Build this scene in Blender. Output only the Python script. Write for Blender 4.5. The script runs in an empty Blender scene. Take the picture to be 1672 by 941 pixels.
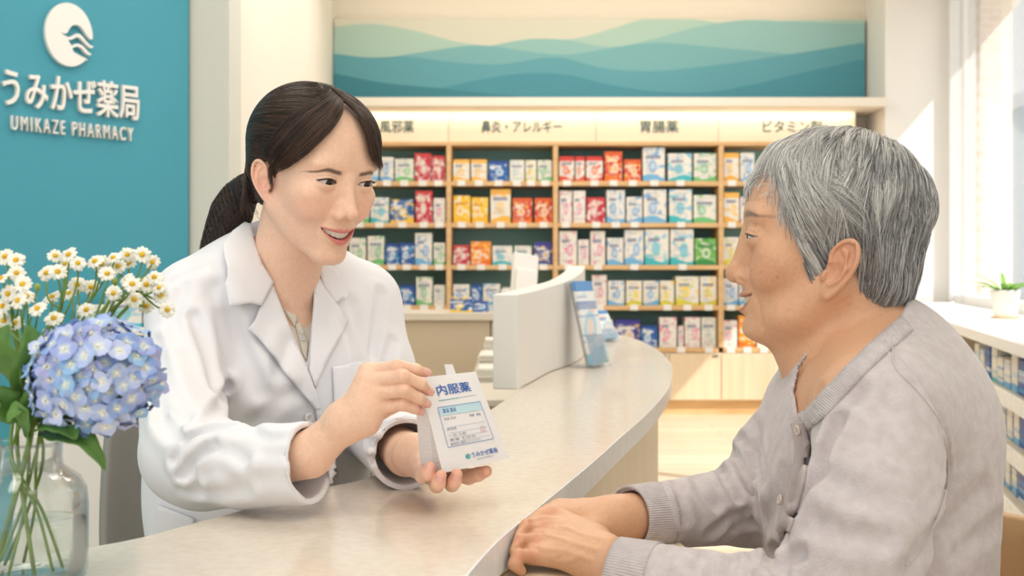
import bpy, bmesh, math, random
import numpy as np
from mathutils import Vector, Matrix, Euler

S = bpy.context.scene
C = S.collection
F = 1800.0                      # focal length in pixels of the 1672-wide frame
CAM_Z = 0.97
HOR = 450.0
FLOOR = 0.06
TOP = 0.72                      # counter top

# ------------------------------------------------------------------ camera
cam = bpy.data.cameras.new('camera')
co = bpy.data.objects.new('camera', cam); C.objects.link(co)
co.location = (0, 0, CAM_Z); co.rotation_euler = (math.pi/2, 0, 0)
cam.sensor_width = 36.0; cam.lens = F/1672*36.0
cam.shift_y = -(470.5-HOR)/1672
cam.clip_start = 0.05; cam.clip_end = 200
cam.dof.use_dof = True; cam.dof.focus_distance = 1.32; cam.dof.aperture_fstop = 8.0
S.camera = co

# ------------------------------------------------------------------ light
S.view_settings.view_transform = 'Standard'; S.view_settings.look = 'None'
S.view_settings.exposure = 0.0; S.view_settings.gamma = 1.0
S.view_settings.use_curve_mapping = False
S.render.film_transparent = False
S.cycles.use_denoising = True
S.cycles.max_bounces = 8; S.cycles.diffuse_bounces = 4; S.cycles.glossy_bounces = 4
S.cycles.transmission_bounces = 8; S.cycles.transparent_max_bounces = 12
S.cycles.caustics_reflective = False; S.cycles.caustics_refractive = False
S.cycles.sample_clamp_indirect = 6.0

wd = bpy.data.worlds.new('sky'); S.world = wd; wd.use_nodes = True
wn = wd.node_tree.nodes; wl = wd.node_tree.links
bg = wn['Background']; bg.inputs['Color'].default_value = (0.93, 0.97, 1.0, 1); bg.inputs['Strength'].default_value = 1.38

sun = bpy.data.lights.new('sun', 'SUN'); sun.energy = 10.0; sun.angle = 0.012; sun.color = (1.0, 0.95, 0.88)
so = bpy.data.objects.new('sun', sun); C.objects.link(so)
so.rotation_euler = Vector((-.62, .45, -.846)).to_track_quat('-Z', 'Y').to_euler()

def area(name, loc, size, energy, color, direction):
    l = bpy.data.lights.new(name, 'AREA'); l.shape = 'RECTANGLE'; l.size, l.size_y = size
    l.energy = energy; l.color = color
    o = bpy.data.objects.new(name, l); C.objects.link(o); o.location = loc
    o.rotation_euler = Vector(direction).to_track_quat('-Z', 'Y').to_euler()
    return o

CEIL_Z = 2.95
CEIL_SPOTS = [(-0.9, 0.2), (0.5, 0.2), (-0.9, 2.2), (0.5, 2.2), (-0.3, 4.2), (0.9, 4.2), (-0.3, 5.9), (0.9, 5.9)]
for _x, _y in CEIL_SPOTS:
    area('ceiling_panel_light', (_x, _y, CEIL_Z-.045), (.58, 1.1), 7.0, (1.0, .97, .93), (0, 0, -1))
# warm led strip tucked under the lip above the aisle signs
area('shelf_strip_light', (0.6, 7.232, 2.046), (3.3, .02), 2.4, (1.0, .86, .66), (0, .3, -1))
# warm cove wash on the wall above the mural
area('cove_strip_light', (0.5, 7.05, 2.90), (3.2, .05), 2.6, (1.0, .88, .70), (0, .9, -.45))

# ------------------------------------------------------------------ helpers
def W(px, py, Y):
    return Vector(((px-836)*Y/F, Y, CAM_Z-(py-HOR)*Y/F))
def lin(c):
    c = c/255.0
    return c/12.92 if c <= .04045 else ((c+.055)/1.055)**2.4
def rgb(r, g, b):
    return (lin(r), lin(g), lin(b), 1.0)

def mat(name, col, rough=.5, col2=None, nscale=8.0, ndetail=4.0, contrast=(.35, .65), stretch=(1, 1, 1), bump=0.0,
        bscale=60.0, bstretch=(1, 1, 1), metal=0.0, trans=0.0, ior=1.45, sss=0.0, sheen=0.0, coat=0.0, spec=.5, attr=None, bdist=.002):
    m = bpy.data.materials.new(name); m.use_nodes = True
    n = m.node_tree.nodes; l = m.node_tree.links; b = n['Principled BSDF']
    b.inputs['Base Color'].default_value = col; b.inputs['Roughness'].default_value = rough
    b.inputs['Metallic'].default_value = metal; b.inputs['Transmission Weight'].default_value = trans
    b.inputs['IOR'].default_value = ior; b.inputs['Specular IOR Level'].default_value = spec
    if sheen: b.inputs['Sheen Weight'].default_value = sheen; b.inputs['Sheen Roughness'].default_value = .4
    if coat: b.inputs['Coat Weight'].default_value = coat
    if sss:
        b.inputs['Subsurface Weight'].default_value = sss; b.inputs['Subsurface Scale'].default_value = .006
        b.inputs['Subsurface Radius'].default_value = (1.0, .42, .26)
    tc = n.new('ShaderNodeTexCoord')
    src = None
    if attr:
        a = n.new('ShaderNodeAttribute'); a.attribute_name = attr; src = a.outputs['Color']
    if col2 is not None:
        mp = n.new('ShaderNodeMapping'); mp.inputs['Scale'].default_value = stretch
        nz = n.new('ShaderNodeTexNoise'); nz.inputs['Scale'].default_value = nscale; nz.inputs['Detail'].default_value = ndetail
        rp = n.new('ShaderNodeValToRGB'); rp.color_ramp.elements[0].position, rp.color_ramp.elements[1].position = contrast
        rp.color_ramp.elements[0].color = col; rp.color_ramp.elements[1].color = col2
        l.new(tc.outputs['Object'], mp.inputs['Vector']); l.new(mp.outputs[0], nz.inputs['Vector']); l.new(nz.outputs['Fac'], rp.inputs['Fac'])
        if src:
            mx = n.new('ShaderNodeMix'); mx.data_type = 'RGBA'; mx.blend_type = 'MULTIPLY'; mx.inputs['Factor'].default_value = 1
            l.new(src, mx.inputs['A']); l.new(rp.outputs['Color'], mx.inputs['B']); src = mx.outputs['Result']
        else: src = rp.outputs['Color']
    if src: l.new(src, b.inputs['Base Color'])
    if bump:
        mp2 = n.new('ShaderNodeMapping'); mp2.inputs['Scale'].default_value = bstretch
        nz2 = n.new('ShaderNodeTexNoise'); nz2.inputs['Scale'].default_value = bscale; nz2.inputs['Detail'].default_value = 3
        bp = n.new('ShaderNodeBump'); bp.inputs['Strength'].default_value = bump; bp.inputs['Distance'].default_value = bdist
        l.new(tc.outputs['Object'], mp2.inputs['Vector']); l.new(mp2.outputs[0], nz2.inputs['Vector'])
        l.new(nz2.outputs['Fac'], bp.inputs['Height']); l.new(bp.outputs[0], b.inputs['Normal'])
    return m

def glow(name, col, strength):
    m = bpy.data.materials.new(name); m.use_nodes = True
    b = m.node_tree.nodes['Principled BSDF']; b.inputs['Base Color'].default_value = col
    b.inputs['Emission Color'].default_value = col; b.inputs['Emission Strength'].default_value = strength
    return m

def thin_glass(name, tint=(1, 1, 1, 1), refl=.07):
    m = bpy.data.materials.new(name); m.use_nodes = True
    n = m.node_tree.nodes; l = m.node_tree.links
    n.remove(n['Principled BSDF']); out = n['Material Output']
    t = n.new('ShaderNodeBsdfTransparent'); t.inputs[0].default_value = tint
    g = n.new('ShaderNodeBsdfGlossy'); g.inputs['Roughness'].default_value = .03
    fr = n.new('ShaderNodeLayerWeight'); fr.inputs['Blend'].default_value = .25
    mu = n.new('ShaderNodeMath'); mu.operation = 'MULTIPLY_ADD'; mu.inputs[1].default_value = .55; mu.inputs[2].default_value = refl
    mx = n.new('ShaderNodeMixShader')
    l.new(fr.outputs['Fresnel'], mu.inputs[0]); l.new(mu.outputs[0], mx.inputs[0]); l.new(t.outputs[0], mx.inputs[1]); l.new(g.outputs[0], mx.inputs[2])
    l.new(mx.outputs[0], out.inputs['Surface'])
    return m

class G:
    """collects geometry for ONE mesh object"""
    def __init__(s): s.v = []; s.f = []
    def add(s, vs, fs):
        o = len(s.v); s.v += [tuple(v) for v in vs]; s.f += [tuple(i+o for i in f) for f in fs]; return s
    def box(s, lo, hi, M=None):
        x0, y0, z0 = lo; x1, y1, z1 = hi
        vs = [Vector(p) for p in ((x0,y0,z0),(x1,y0,z0),(x1,y1,z0),(x0,y1,z0),(x0,y0,z1),(x1,y0,z1),(x1,y1,z1),(x0,y1,z1))]
        if M: vs = [M @ v for v in vs]
        return s.add(vs, [(0,3,2,1),(4,5,6,7),(0,1,5,4),(1,2,6,5),(2,3,7,6),(3,0,4,7)])
    def prism(s, poly, z0, z1, M=None):
        n = len(poly)
        a = sum(poly[i][0]*poly[(i+1)%n][1]-poly[(i+1)%n][0]*poly[i][1] for i in range(n))
        if a < 0: poly = poly[::-1]
        vs = [Vector((p[0], p[1], z0)) for p in poly]+[Vector((p[0], p[1], z1)) for p in poly]
        if M: vs = [M @ v for v in vs]
        return s.add(vs, [tuple(range(n))[::-1], tuple(range(n, 2*n))]+[(i, (i+1)%n, n+(i+1)%n, n+i) for i in range(n)])
    def lathe(s, prof, seg=32, M=None, cap=True):
        vs = []; fs = []
        for r, z in prof:
            for k in range(seg):
                a = 2*math.pi*k/seg; vs.append(Vector((r*math.cos(a), r*math.sin(a), z)))
        if M: vs = [M @ v for v in vs]
        for i in range(len(prof)-1):
            for k in range(seg):
                k2 = (k+1) % seg; fs.append((i*seg+k, i*seg+k2, (i+1)*seg+k2, (i+1)*seg+k))
        if cap: fs.append(tuple(range(seg))[::-1]); fs.append(tuple(range((len(prof)-1)*seg, len(prof)*seg)))
        return s.add(vs, fs)
    def tube(s, pts, rad, seg=8, flat=None):
        pts = [Vector(p) for p in pts]; n = len(pts)
        if not hasattr(rad, '__len__'): rad = [rad]*n
        vs = []; fs = []; up = None
        for i, p in enumerate(pts):
            t = (pts[min(i+1, n-1)]-pts[max(i-1, 0)])
            t = t.normalized() if t.length > 1e-9 else Vector((0, 0, 1))
            if up is None:
                up = Vector((0, 0, 1)) if abs(t.z) < .9 else Vector((1, 0, 0))
            a = (up-t*up.dot(t)).normalized(); b = t.cross(a); up = a
            for k in range(seg):
                an = 2*math.pi*k/seg
                vs.append(p+(a*math.cos(an)*(flat or 1)+b*math.sin(an))*rad[i])
        for i in range(n-1):
            for k in range(seg):
                k2 = (k+1) % seg; fs.append((i*seg+k, i*seg+k2, (i+1)*seg+k2, (i+1)*seg+k))
        fs.append(tuple(range(seg))[::-1]); fs.append(tuple(range((n-1)*seg, n*seg)))
        return s.add(vs, fs)
    def ball(s, c, r, seg=12, rings=8, M=None):
        c = Vector(c); rr = r if hasattr(r, '__len__') else (r, r, r)
        vs = [Vector((0, 0, rr[2]))]
        for i in range(1, rings):
            p = math.pi*i/rings
            for k in range(seg):
                a = 2*math.pi*k/seg; vs.append(Vector((rr[0]*math.sin(p)*math.cos(a), rr[1]*math.sin(p)*math.sin(a), rr[2]*math.cos(p))))
        vs.append(Vector((0, 0, -rr[2])))
        fs = [(0, 1+k, 1+(k+1)%seg) for k in range(seg)]
        for i in range(rings-2):
            for k in range(seg):
                a = 1+i*seg+k; b = 1+i*seg+(k+1)%seg; fs.append((a, a+seg, b+seg, b))
        L = len(vs)-1; o = 1+(rings-2)*seg
        fs += [(L, o+(k+1)%seg, o+k) for k in range(seg)]
        if M: vs = [M @ v for v in vs]
        return s.add([v+c for v in vs], fs)
    def build(s, name, m, parent=None, smooth=False, bevel=0, bseg=2, solid=0, sub=0, label=None):
        me = bpy.data.meshes.new(name); me.from_pydata([tuple(v) for v in s.v], [], s.f); me.update()
        o = bpy.data.objects.new(name, me); C.objects.link(o)
        ms = m if isinstance(m, (list, tuple)) else [m]
        for x in ms: me.materials.append(x)
        if smooth: me.polygons.foreach_set('use_smooth', [True]*len(me.polygons))
        if solid:
            md = o.modifiers.new('solid', 'SOLIDIFY'); md.thickness = solid; md.offset = 0
        if bevel:
            md = o.modifiers.new('bevel', 'BEVEL'); md.width = bevel; md.segments = bseg; md.limit_method = 'ANGLE'; md.angle_limit = .6
        if sub:
            md = o.modifiers.new('sub', 'SUBSURF'); md.levels = sub; md.render_levels = sub
        if parent is not None: put(o, parent)
        if label: o['label'] = label
        return o

def put(o, parent):
    """parent o keeping its world coordinates (parents sit unrotated or have a matrix set already)"""
    o.parent = parent
    o.matrix_parent_inverse = parent.matrix_basis.inverted()

def thing(name, label, cat, loc=(0, 0, 0), group=None, rz=0.0):
    o = bpy.data.objects.new(name, None); C.objects.link(o)
    o.location = loc; o.rotation_euler = (0, 0, rz); o.empty_display_size = .05
    o['label'] = label; o['category'] = cat
    if group: o['group'] = group
    return o
def tag(o, label, cat, group=None, kind=None):
    o['label'] = label; o['category'] = cat
    if group: o['group'] = group
    if kind: o['kind'] = kind
    return o
def struct(o, label=None):
    o['kind'] = 'structure'
    if label: o['label'] = label
    return o

def text_mesh(name, body, size, M, m, extrude=.001, parent=None, spacing=1.0, width=None, bold=0.0, align='CENTER'):
    cu = bpy.data.curves.new(name, 'FONT'); cu.body = body; cu.size = size; cu.extrude = extrude
    cu.align_x = align; cu.align_y = 'CENTER'; cu.space_character = spacing; cu.offset = bold; cu.resolution_u = 4
    t = bpy.data.objects.new(name+'_curve', cu); C.objects.link(t)
    dg = bpy.context.evaluated_depsgraph_get()
    me = bpy.data.meshes.new_from_object(t.evaluated_get(dg))
    bpy.data.objects.remove(t); bpy.data.curves.remove(cu)
    if width:
        xs = [v.co.x for v in me.vertices]
        if xs:
            k = width/max(1e-6, max(xs)-min(xs)); me.transform(Matrix.Diagonal((k, 1, 1, 1)))
    me.transform(M); me.name = name
    me.materials.clear(); me.materials.append(m)
    o = bpy.data.objects.new(name, me); C.objects.link(o)
    if parent is not None: put(o, parent)
    return o

def frame_on(origin, xdir, zdir=(0, 0, 1)):
    """text plane: local x -> xdir, local y -> zdir, local z -> outwards"""
    x = Vector(xdir).normalized(); y = Vector(zdir).normalized(); z = x.cross(y)
    M = Matrix.Identity(4)
    for i in range(3): M[i][0], M[i][1], M[i][2], M[i][3] = x[i], y[i], z[i], origin[i]
    return M
# ================================================================== ROOM
random.seed(7)
M_teal = mat('teal_paint', rgb(72, 158, 178), .55, bump=.05, bscale=300)
M_cream = mat('cream_paint', rgb(238, 230, 216), .6)
M_white = mat('white_paint', rgb(242, 240, 236), .55)
M_greige = mat('grey_paint', rgb(214, 212, 202), .6)
M_ceil = mat('ceiling_paint', rgb(245, 240, 230), .7)
M_floor = mat('oak_floor', rgb(230, 216, 196), .36, rgb(216, 198, 172), 3.0, 6, (.3, .75), (.6, 6, 1), coat=.15)
M_wood = mat('shelf_wood', rgb(232, 196, 148), .5, rgb(216, 174, 122), 4.0, 6, (.3, .7), (1, 8, 8))
M_woodv = mat('cabinet_wood', rgb(242, 224, 196), .45, rgb(232, 210, 178), 3.0, 6, (.3, .7), (10, 10, .6))
M_panel = mat('counter_panel_wood', rgb(244, 230, 208), .45, rgb(230, 212, 184), 5.0, 6, (.3, .7), (26, 26, .5))
M_stone = mat('counter_stone', rgb(230, 218, 204), .2, rgb(223, 208, 191), 90.0, 9, (.40, .72), coat=.12, bump=.02, bscale=200)
M_edge = mat('counter_edge', rgb(240, 241, 244), .25, rgb(230, 232, 236), 60.0, 8, (.35, .7))
M_shelfback = mat('shelf_back_teal', rgb(138, 186, 184), .6)
M_offwhite = mat('white_laminate', rgb(236, 232, 226), .4)
M_whitegloss = mat('white_acrylic_letters', rgb(246, 242, 236), .4)
M_dteal = mat('dark_teal_letters', rgb(38, 88, 92), .5)
M_beige = mat('beige_laminate', rgb(206, 190, 164), .45)
M_desk = mat('desk_top', rgb(222, 212, 196), .35)
M_lit = mat('sign_face_cream', rgb(255, 246, 228), .5)
M_metal = mat('grey_metal', rgb(170, 170, 168), .35, metal=.8)
M_glassw = thin_glass('window_glass', refl=.02)
M_frame = mat('window_frame_white', rgb(240, 242, 244), .4)
M_brick = mat('pale_brick', rgb(214, 190, 172), .85)

def brick_mat():
    m = M_brick; n = m.node_tree.nodes; l = m.node_tree.links
    t = n.new('ShaderNodeTexCoord'); b = n.new('ShaderNodeTexBrick')
    mp = n.new('ShaderNodeMapping'); mp.inputs['Rotation'].default_value = (math.pi/2, 0, 0)
    b.inputs['Color1'].default_value = rgb(226, 208, 196); b.inputs['Color2'].default_value = rgb(236, 222, 212)
    b.inputs['Mortar'].default_value = rgb(240, 236, 232); b.inputs['Scale'].default_value = 5
    l.new(t.outputs['Object'], mp.inputs[0]); l.new(mp.outputs[0], b.inputs['Vector']); l.new(b.outputs['Color'], n['Principled BSDF'].inputs['Base Color'])
brick_mat()

def plank_floor():
    m = M_floor; n = m.node_tree.nodes; l = m.node_tree.links; p = n['Principled BSDF']
    t = n.new('ShaderNodeTexCoord'); b = n.new('ShaderNodeTexBrick')
    b.inputs['Color1'].default_value = (1, 1, 1, 1); b.inputs['Color2'].default_value = (.86, .84, .82, 1); b.inputs['Mortar'].default_value = (.6, .52, .44, 1)
    b.inputs['Scale'].default_value = 1.0; b.inputs['Brick Width'].default_value = 1.2; b.inputs['Row Height'].default_value = .14; b.inputs['Mortar Size'].default_value = .003
    mx = n.new('ShaderNodeMix'); mx.data_type = 'RGBA'; mx.blend_type = 'MULTIPLY'; mx.inputs['Factor'].default_value = 1
    src = p.inputs['Base Color'].links[0].from_socket
    l.new(t.outputs['Object'], b.inputs['Vector']); l.new(src, mx.inputs['A']); l.new(b.outputs['Color'], mx.inputs['B']); l.new(mx.outputs['Result'], p.inputs['Base Color'])
plank_floor()

struct(G().box((-5, -2.2, FLOOR-.1), (5, 8, FLOOR)).build('floor', M_floor), 'pale oak plank floor')
struct(G().prism([(-5, -2.2), (.98-2.2*.2574+.1, -2.2), (.98+7.6*.2574+.1, 7.6), (-5, 7.6)], CEIL_Z, CEIL_Z+.1).build('ceiling', M_ceil))
BY = 7.5
struct(G().box((-3, BY, FLOOR), (3.4, BY+.12, CEIL_Z)).build('wall_back', M_cream))
# teal sign wall on the left, running away from the camera
tw = Vector((.925, 1.0, 0)).normalized(); tn = Vector((tw.y, -tw.x, 0))      # tn faces the room
A = Vector((-1.056, 3.6, 0)); B = A-tw*4.6
q = [A, B, B-tn*.12, A-tn*.12]
struct(G().prism([(p.x, p.y) for p in q], FLOOR, CEIL_Z).build('wall_teal', M_teal), 'teal painted wall')
# pier at the end of it and the side wall behind the pharmacist
struct(G().prism([(-1.06, 3.62), (-.929, 3.62), (-.929, 3.78), (-1.2, 3.78)], FLOOR, CEIL_Z).build('wall_pier', M_greige), 'pale grey wall pier')
struct(G().prism([(-.932, 3.76), (-1.2125, BY), (-1.34, BY), (-1.06, 3.76)], FLOOR, CEIL_Z).build('wall_left', M_cream))
# right window wall
def RX(Y, off=0.0): return .98+.2574*Y+off*1.0325
wv = Vector((.2574, 1, 0)).normalized(); wo = Vector((wv.y, -wv.x, 0))   # wo points outdoors (+x)
def rw(y0, y1, z0, z1, t=.14):
    p = Vector((RX(y0), y0, 0)); r = Vector((RX(y1), y1, 0))
    return G().prism([(a.x, a.y) for a in (p, r, r+wo*t, p+wo*t)], z0, z1)
SILL = .80
struct(rw(-2.2, 2.5, FLOOR, CEIL_Z).build('wall_right', M_white))
g = rw(2.5, 7.5, FLOOR, SILL-.02)
g2 = rw(2.5, 7.5, 2.78, CEIL_Z); g.add(g2.v, g2.f)
struct(g.build('wall_window', M_white))
# white column at the window corner
struct(G().prism([(2.4, 7.09), (RX(7.09)+.02, 7.09), (RX(BY)+.1, BY), (2.4, BY)], FLOOR, CEIL_Z).build('wall_column', M_white), 'white column beside the window')
# window: frame bars, mullion and glass
wroot = struct(thing('window_1', 'tall white framed shop window', 'window', (RX(5), 5, SILL)))
del wroot['category']
def wbar(y0, y1, z0, z1, d0=.03, d1=.10):
    p = Vector((RX(y0), y0, 0)); r = Vector((RX(y1), y1, 0))
    return G().prism([(a.x, a.y) for a in (p+wo*d0, r+wo*d0, r+wo*d1, p+wo*d1)], z0, z1)
for n_, a_ in (('window_frame', (7.03, 7.10, SILL, 2.8, .0, .09)), ('window_frame', (6.66, 6.70, SILL, 2.8, .03, .1)), ('window_frame', (2.5, 7.05, SILL-.02, SILL+.05)),
               ('window_frame', (2.5, 7.05, 2.72, 2.79)), ('window_mullion', (4.02, 4.08, SILL, 2.75)), ('window_frame', (2.5, 2.57, SILL, 2.75))):
    wbar(*a_).build(n_, M_frame, wroot, bevel=.004)
wbar(2.5, 7.05, SILL, 2.75, .06, .066).build('window_pane', M_glassw, wroot)
# canopy outside, keeps the high sun off the top of the window
struct(G().prism([(RX(1)+.14, 1), (RX(8.2)+.14, 8.2), (RX(8.2)+.60, 8.2), (RX(1)+.60, 1)], 2.9, 3.0).build('trim_1', M_white), 'canopy above the window outside')
# outside: pavement, brick pier, pale buildings over the street
M_pave = mat('pavement', rgb(205, 202, 196), .8, rgb(190, 188, 184), 4)
struct(G().box((1.2, -2.2, FLOOR-.12), (60, 60, FLOOR-.04)).build('ground_outside', M_pave), 'pale pavement outside the window')
tag(G().box((3.10, 7.3, FLOOR-.04), (3.24, 7.5, 3.4)).build('brick_pier', M_brick), 'pale brick pier just outside the shop window', 'pier')
M_bld = [mat('facade_pale', rgb(214, 220, 226), .8), mat('facade_blue', rgb(168, 190, 204), .7), mat('facade_warm', rgb(222, 214, 204), .8)]
M_bwin = mat('facade_window', rgb(120, 150, 170), .15)
for i, (x, y, w, d, h, m_, lb) in enumerate(((9.2, 18, 5, 6, 4.0, 1, 'low blue-grey building across the street, seen through the window'),
                                        (14.5, 24, 6, 6, 9.5, 0, 'tall pale building across the street, seen through the window'),
                                        (7.9, 26, 4, 6, 2.8, 2, 'low cream building far down the street outside'))):
    b = thing('building', lb, 'building', (x, y, FLOOR-.04), 'buildings across the street')
    G().box((x, y, FLOOR-.04), (x+w, y+d, h)).build('facade', M_bld[m_], b)
    G().box((x-.1, y-.1, h), (x+w+.1, y+d+.1, h+.25)).build('roof', M_bld[0], b)
    for k in range(int(h//2)):
        for j in range(3):
            G().box((x+.5+j*(w/3.2), y-.05, .8+k*2), (x+1.3+j*(w/3.2), y+.02, 2.0+k*2)).build('window', M_bwin, b)
# ceiling light fittings (overhead, out of the frame)
M_diff = glow('light_diffuser', (1, .95, .86, 1), 2.0)
for i, (x, y) in enumerate(CEIL_SPOTS):
    t = thing('ceiling_light', 'flat square-edged ceiling light panel in a white frame', 'ceiling light', (x, y, CEIL_Z), 'ceiling light panels')
    G().box((x-.32, y-.58, CEIL_Z-.03), (x+.32, y+.58, CEIL_Z)).build('frame', M_frame, t)
    G().box((x-.29, y-.55, CEIL_Z-.035), (x+.29, y+.55, CEIL_Z-.03)).build('diffuser', M_diff, t)

# ------------------------------------------------------------------ mural above the shelves
MY = 7.44
mur = thing('wave_mural', 'long wall panel with layered teal waves above the medicine shelves', 'mural', (.55, BY, 2.1))
def mp(px, py): p = W(px, py, MY); return (p.x, p.z)
zf = Matrix(((1,0,0,0),(0,0,1,0),(0,1,0,0),(0,0,0,1)))       # (x,y,z)->(x,z,y)
def front_poly(poly, y0, y1):
    """polygon in (x,z) extruded between depths y0..y1"""
    g = G(); n = len(poly)
    a = sum(poly[i][0]*poly[(i+1)%n][1]-poly[(i+1)%n][0]*poly[i][1] for i in range(n))
    if a < 0: poly = poly[::-1]
    vs = [(p[0], y0, p[1]) for p in poly]+[(p[0], y1, p[1]) for p in poly]
    return g.add(vs, [tuple(range(n)), tuple(range(n, 2*n))[::-1]]+[(i, n+i, n+(i+1)%n, (i+1)%n) for i in range(n)])
x0m, x1m = 545, 1412
G().box((mp(x0m, 0)[0], MY, mp(0, 165)[1]), (mp(x1m, 0)[0], BY-.001, mp(0, 31)[1])).build('panel', mat('mural_pale', rgb(218, 217, 202), .6), mur)
def smooth_curve(pts, n=60):
    xs = np.array([p[0] for p in pts], float); ys = np.array([p[1] for p in pts], float)
    t = np.linspace(xs[0], xs[-1], n); out = []
    m = np.gradient(ys, xs)
    for x in t:
        i = min(max(np.searchsorted(xs, x)-1, 0), len(xs)-2); h = xs[i+1]-xs[i]; u = (x-xs[i])/h
        y = (2*u**3-3*u**2+1)*ys[i]+(u**3-2*u**2+u)*h*m[i]+(-2*u**3+3*u**2)*ys[i+1]+(u**3-u**2)*h*m[i+1]
        out.append((float(x), float(y)))
    return out
waves = [((176, 205, 194), [(0, 82), (120, 72), (250, 92), (400, 130), (500, 139), (640, 120), (740, 117), (850, 88), (1000, 48), (1100, 58), (1200, 72), (1400, 62), (1625, 60)]),
         ((150, 194, 192), [(0, 190), (300, 180), (480, 140), (620, 118), (700, 120), (860, 142), (980, 118), (1120, 80), (1250, 62), (1400, 66), (1625, 74)]),
         ((124, 180, 186), [(0, 172), (130, 178), (280, 158), (450, 138), (600, 156), (700, 166), (850, 146), (980, 130), (1150, 142), (1380, 163), (1500, 172), (1625, 175)]),
         ((98, 164, 178), [(0, 162), (120, 175), (220, 172), (380, 190), (500, 196), (700, 176), (820, 206), (960, 216), (1150, 200), (1400, 164), (1625, 128)]),
         ((78, 150, 168), [(0, 300), (200, 290), (330, 268), (450, 242), (600, 222), (720, 228), (850, 258), (1000, 278), (1150, 278), (1300, 252), (1450, 216), (1625, 178)]),
         ((64, 136, 152), [(0, 220), (150, 250), (330, 268), (480, 284), (620, 298), (800, 302), (1000, 303), (1300, 304), (1625, 304)])]
for i, (c, pts) in enumerate(waves):
    cv = smooth_curve([(540+p[0]*.5383, p[1]*.5388) for p in pts], 80)
    cv = [p for p in cv if x0m <= p[0] <= x1m]; cv = [(x0m, cv[0][1])]+cv+[(x1m, cv[-1][1])]
    cv = [(p[0], max(31.5, min(p[1], 164))) for p in cv]
    poly = [mp(*p) for p in cv]+[mp(x1m, 165), mp(x0m, 165)]
    front_poly(poly, MY-.0012*(i+1), MY-.0012*i+.0004).build('wave_band', mat('mural_wave', rgb(*c), .6), mur)

# lit sign board with lip
SY = 7.2
def sx(px): return (px-836)*SY/F
def sz(py): return CAM_Z-(py-HOR)*SY/F
brd = thing('aisle_sign_board', 'lit cream sign board under the mural with dark teal medicine category lettering', 'sign board', (.5, BY, 1.84))
G().box((sx(552), 7.02, sz(180)), (2.395, BY-.001, sz(166))).build('lip', M_cream, brd, bevel=.003)
for a_, b_ in ((552, 731), (732, 974), (975, 1176), (1177, 1402)):
    G().box((sx(a_), 7.27, sz(232)), (sx(b_), 7.30, sz(180))).build('sign_face', M_lit, brd)
for s_, x_, w_ in (('風邪薬', 648, 56), ('鼻炎・アレルギー', 852, 131), ('胃腸薬', 1076, 62), ('ビタミン剤', 1293, 96)):
    p = Vector((sx(x_)*7.265/7.2, 7.27, sz(206)))
    text_mesh('lettering', s_, .088, frame_on(p, (1, 0, 0)), M_dteal, .002, brd, width=w_*.00404, bold=.0006)

# ------------------------------------------------------------------ medicine shelves
shelf = thing('medicine_shelf', 'long wooden wall shelving with teal back under the lit sign board', 'shelving', (.55, 7.35, FLOOR))
BOARDS = [300, 368, 437, 503, 572]
XL, XR = sx(545), 2.39
G().box((XL, 7.4755, .50), (XR, 7.495, sz(232))).build('back_panel', M_shelfback, shelf)
G().box((XL, 7.18, sz(238)), (XR, 7.48, sz(232))).build('top_board', M_wood, shelf, bevel=.002)
for u in (549, 733, 907, 1177, 1404):
    G().box((sx(u)-.016, 7.185, .50), (sx(u)+.016, 7.475, sz(238))).build('upright', M_wood, shelf, bevel=.002)
ups = [549, 733, 907, 1177, 1404]
shelf_top = {}
for r, py in enumerate(BOARDS):
    zt = sz(py-4); shelf_top[r] = zt
    for k in range(4):
        G().box((sx(ups[k])+.016, 7.19, zt-.03), (sx(ups[k+1])-.016, 7.475, zt)).build('shelf_board', M_wood, shelf, bevel=.002)
# base cabinet below: doors
BASE_Y = 7.2
base = thing('base_cabinet', 'low pale wooden cabinet row under the medicine shelves, partly sunlit', 'cabinet', (.55, 7.35, FLOOR))
G().box((XL, 7.2, FLOOR+.09), (XR, 7.474, shelf_top[4]-.034)).build('carcase', M_woodv, base)
G().box((XL, 7.215, FLOOR), (XR, 7.46, FLOOR+.09)).build('plinth', M_wood, base)
for k, (a_, b_) in enumerate(((549, 733), (733, 907), (907, 1092), (1092, 1177), (1177, 1290), (1290, 1404))):
    d = G().box((sx(a_)+.003, 7.18, FLOOR+.1), (sx(b_)-.003, 7.2, shelf_top[4]-.036)).build('door', M_woodv, base, bevel=.002)
    G().box((sx(b_)-.06, 7.176, shelf_top[4]-.06), (sx(b_)-.02, 7.181, shelf_top[4]-.045)).build('handle', M_metal, d)

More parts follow.
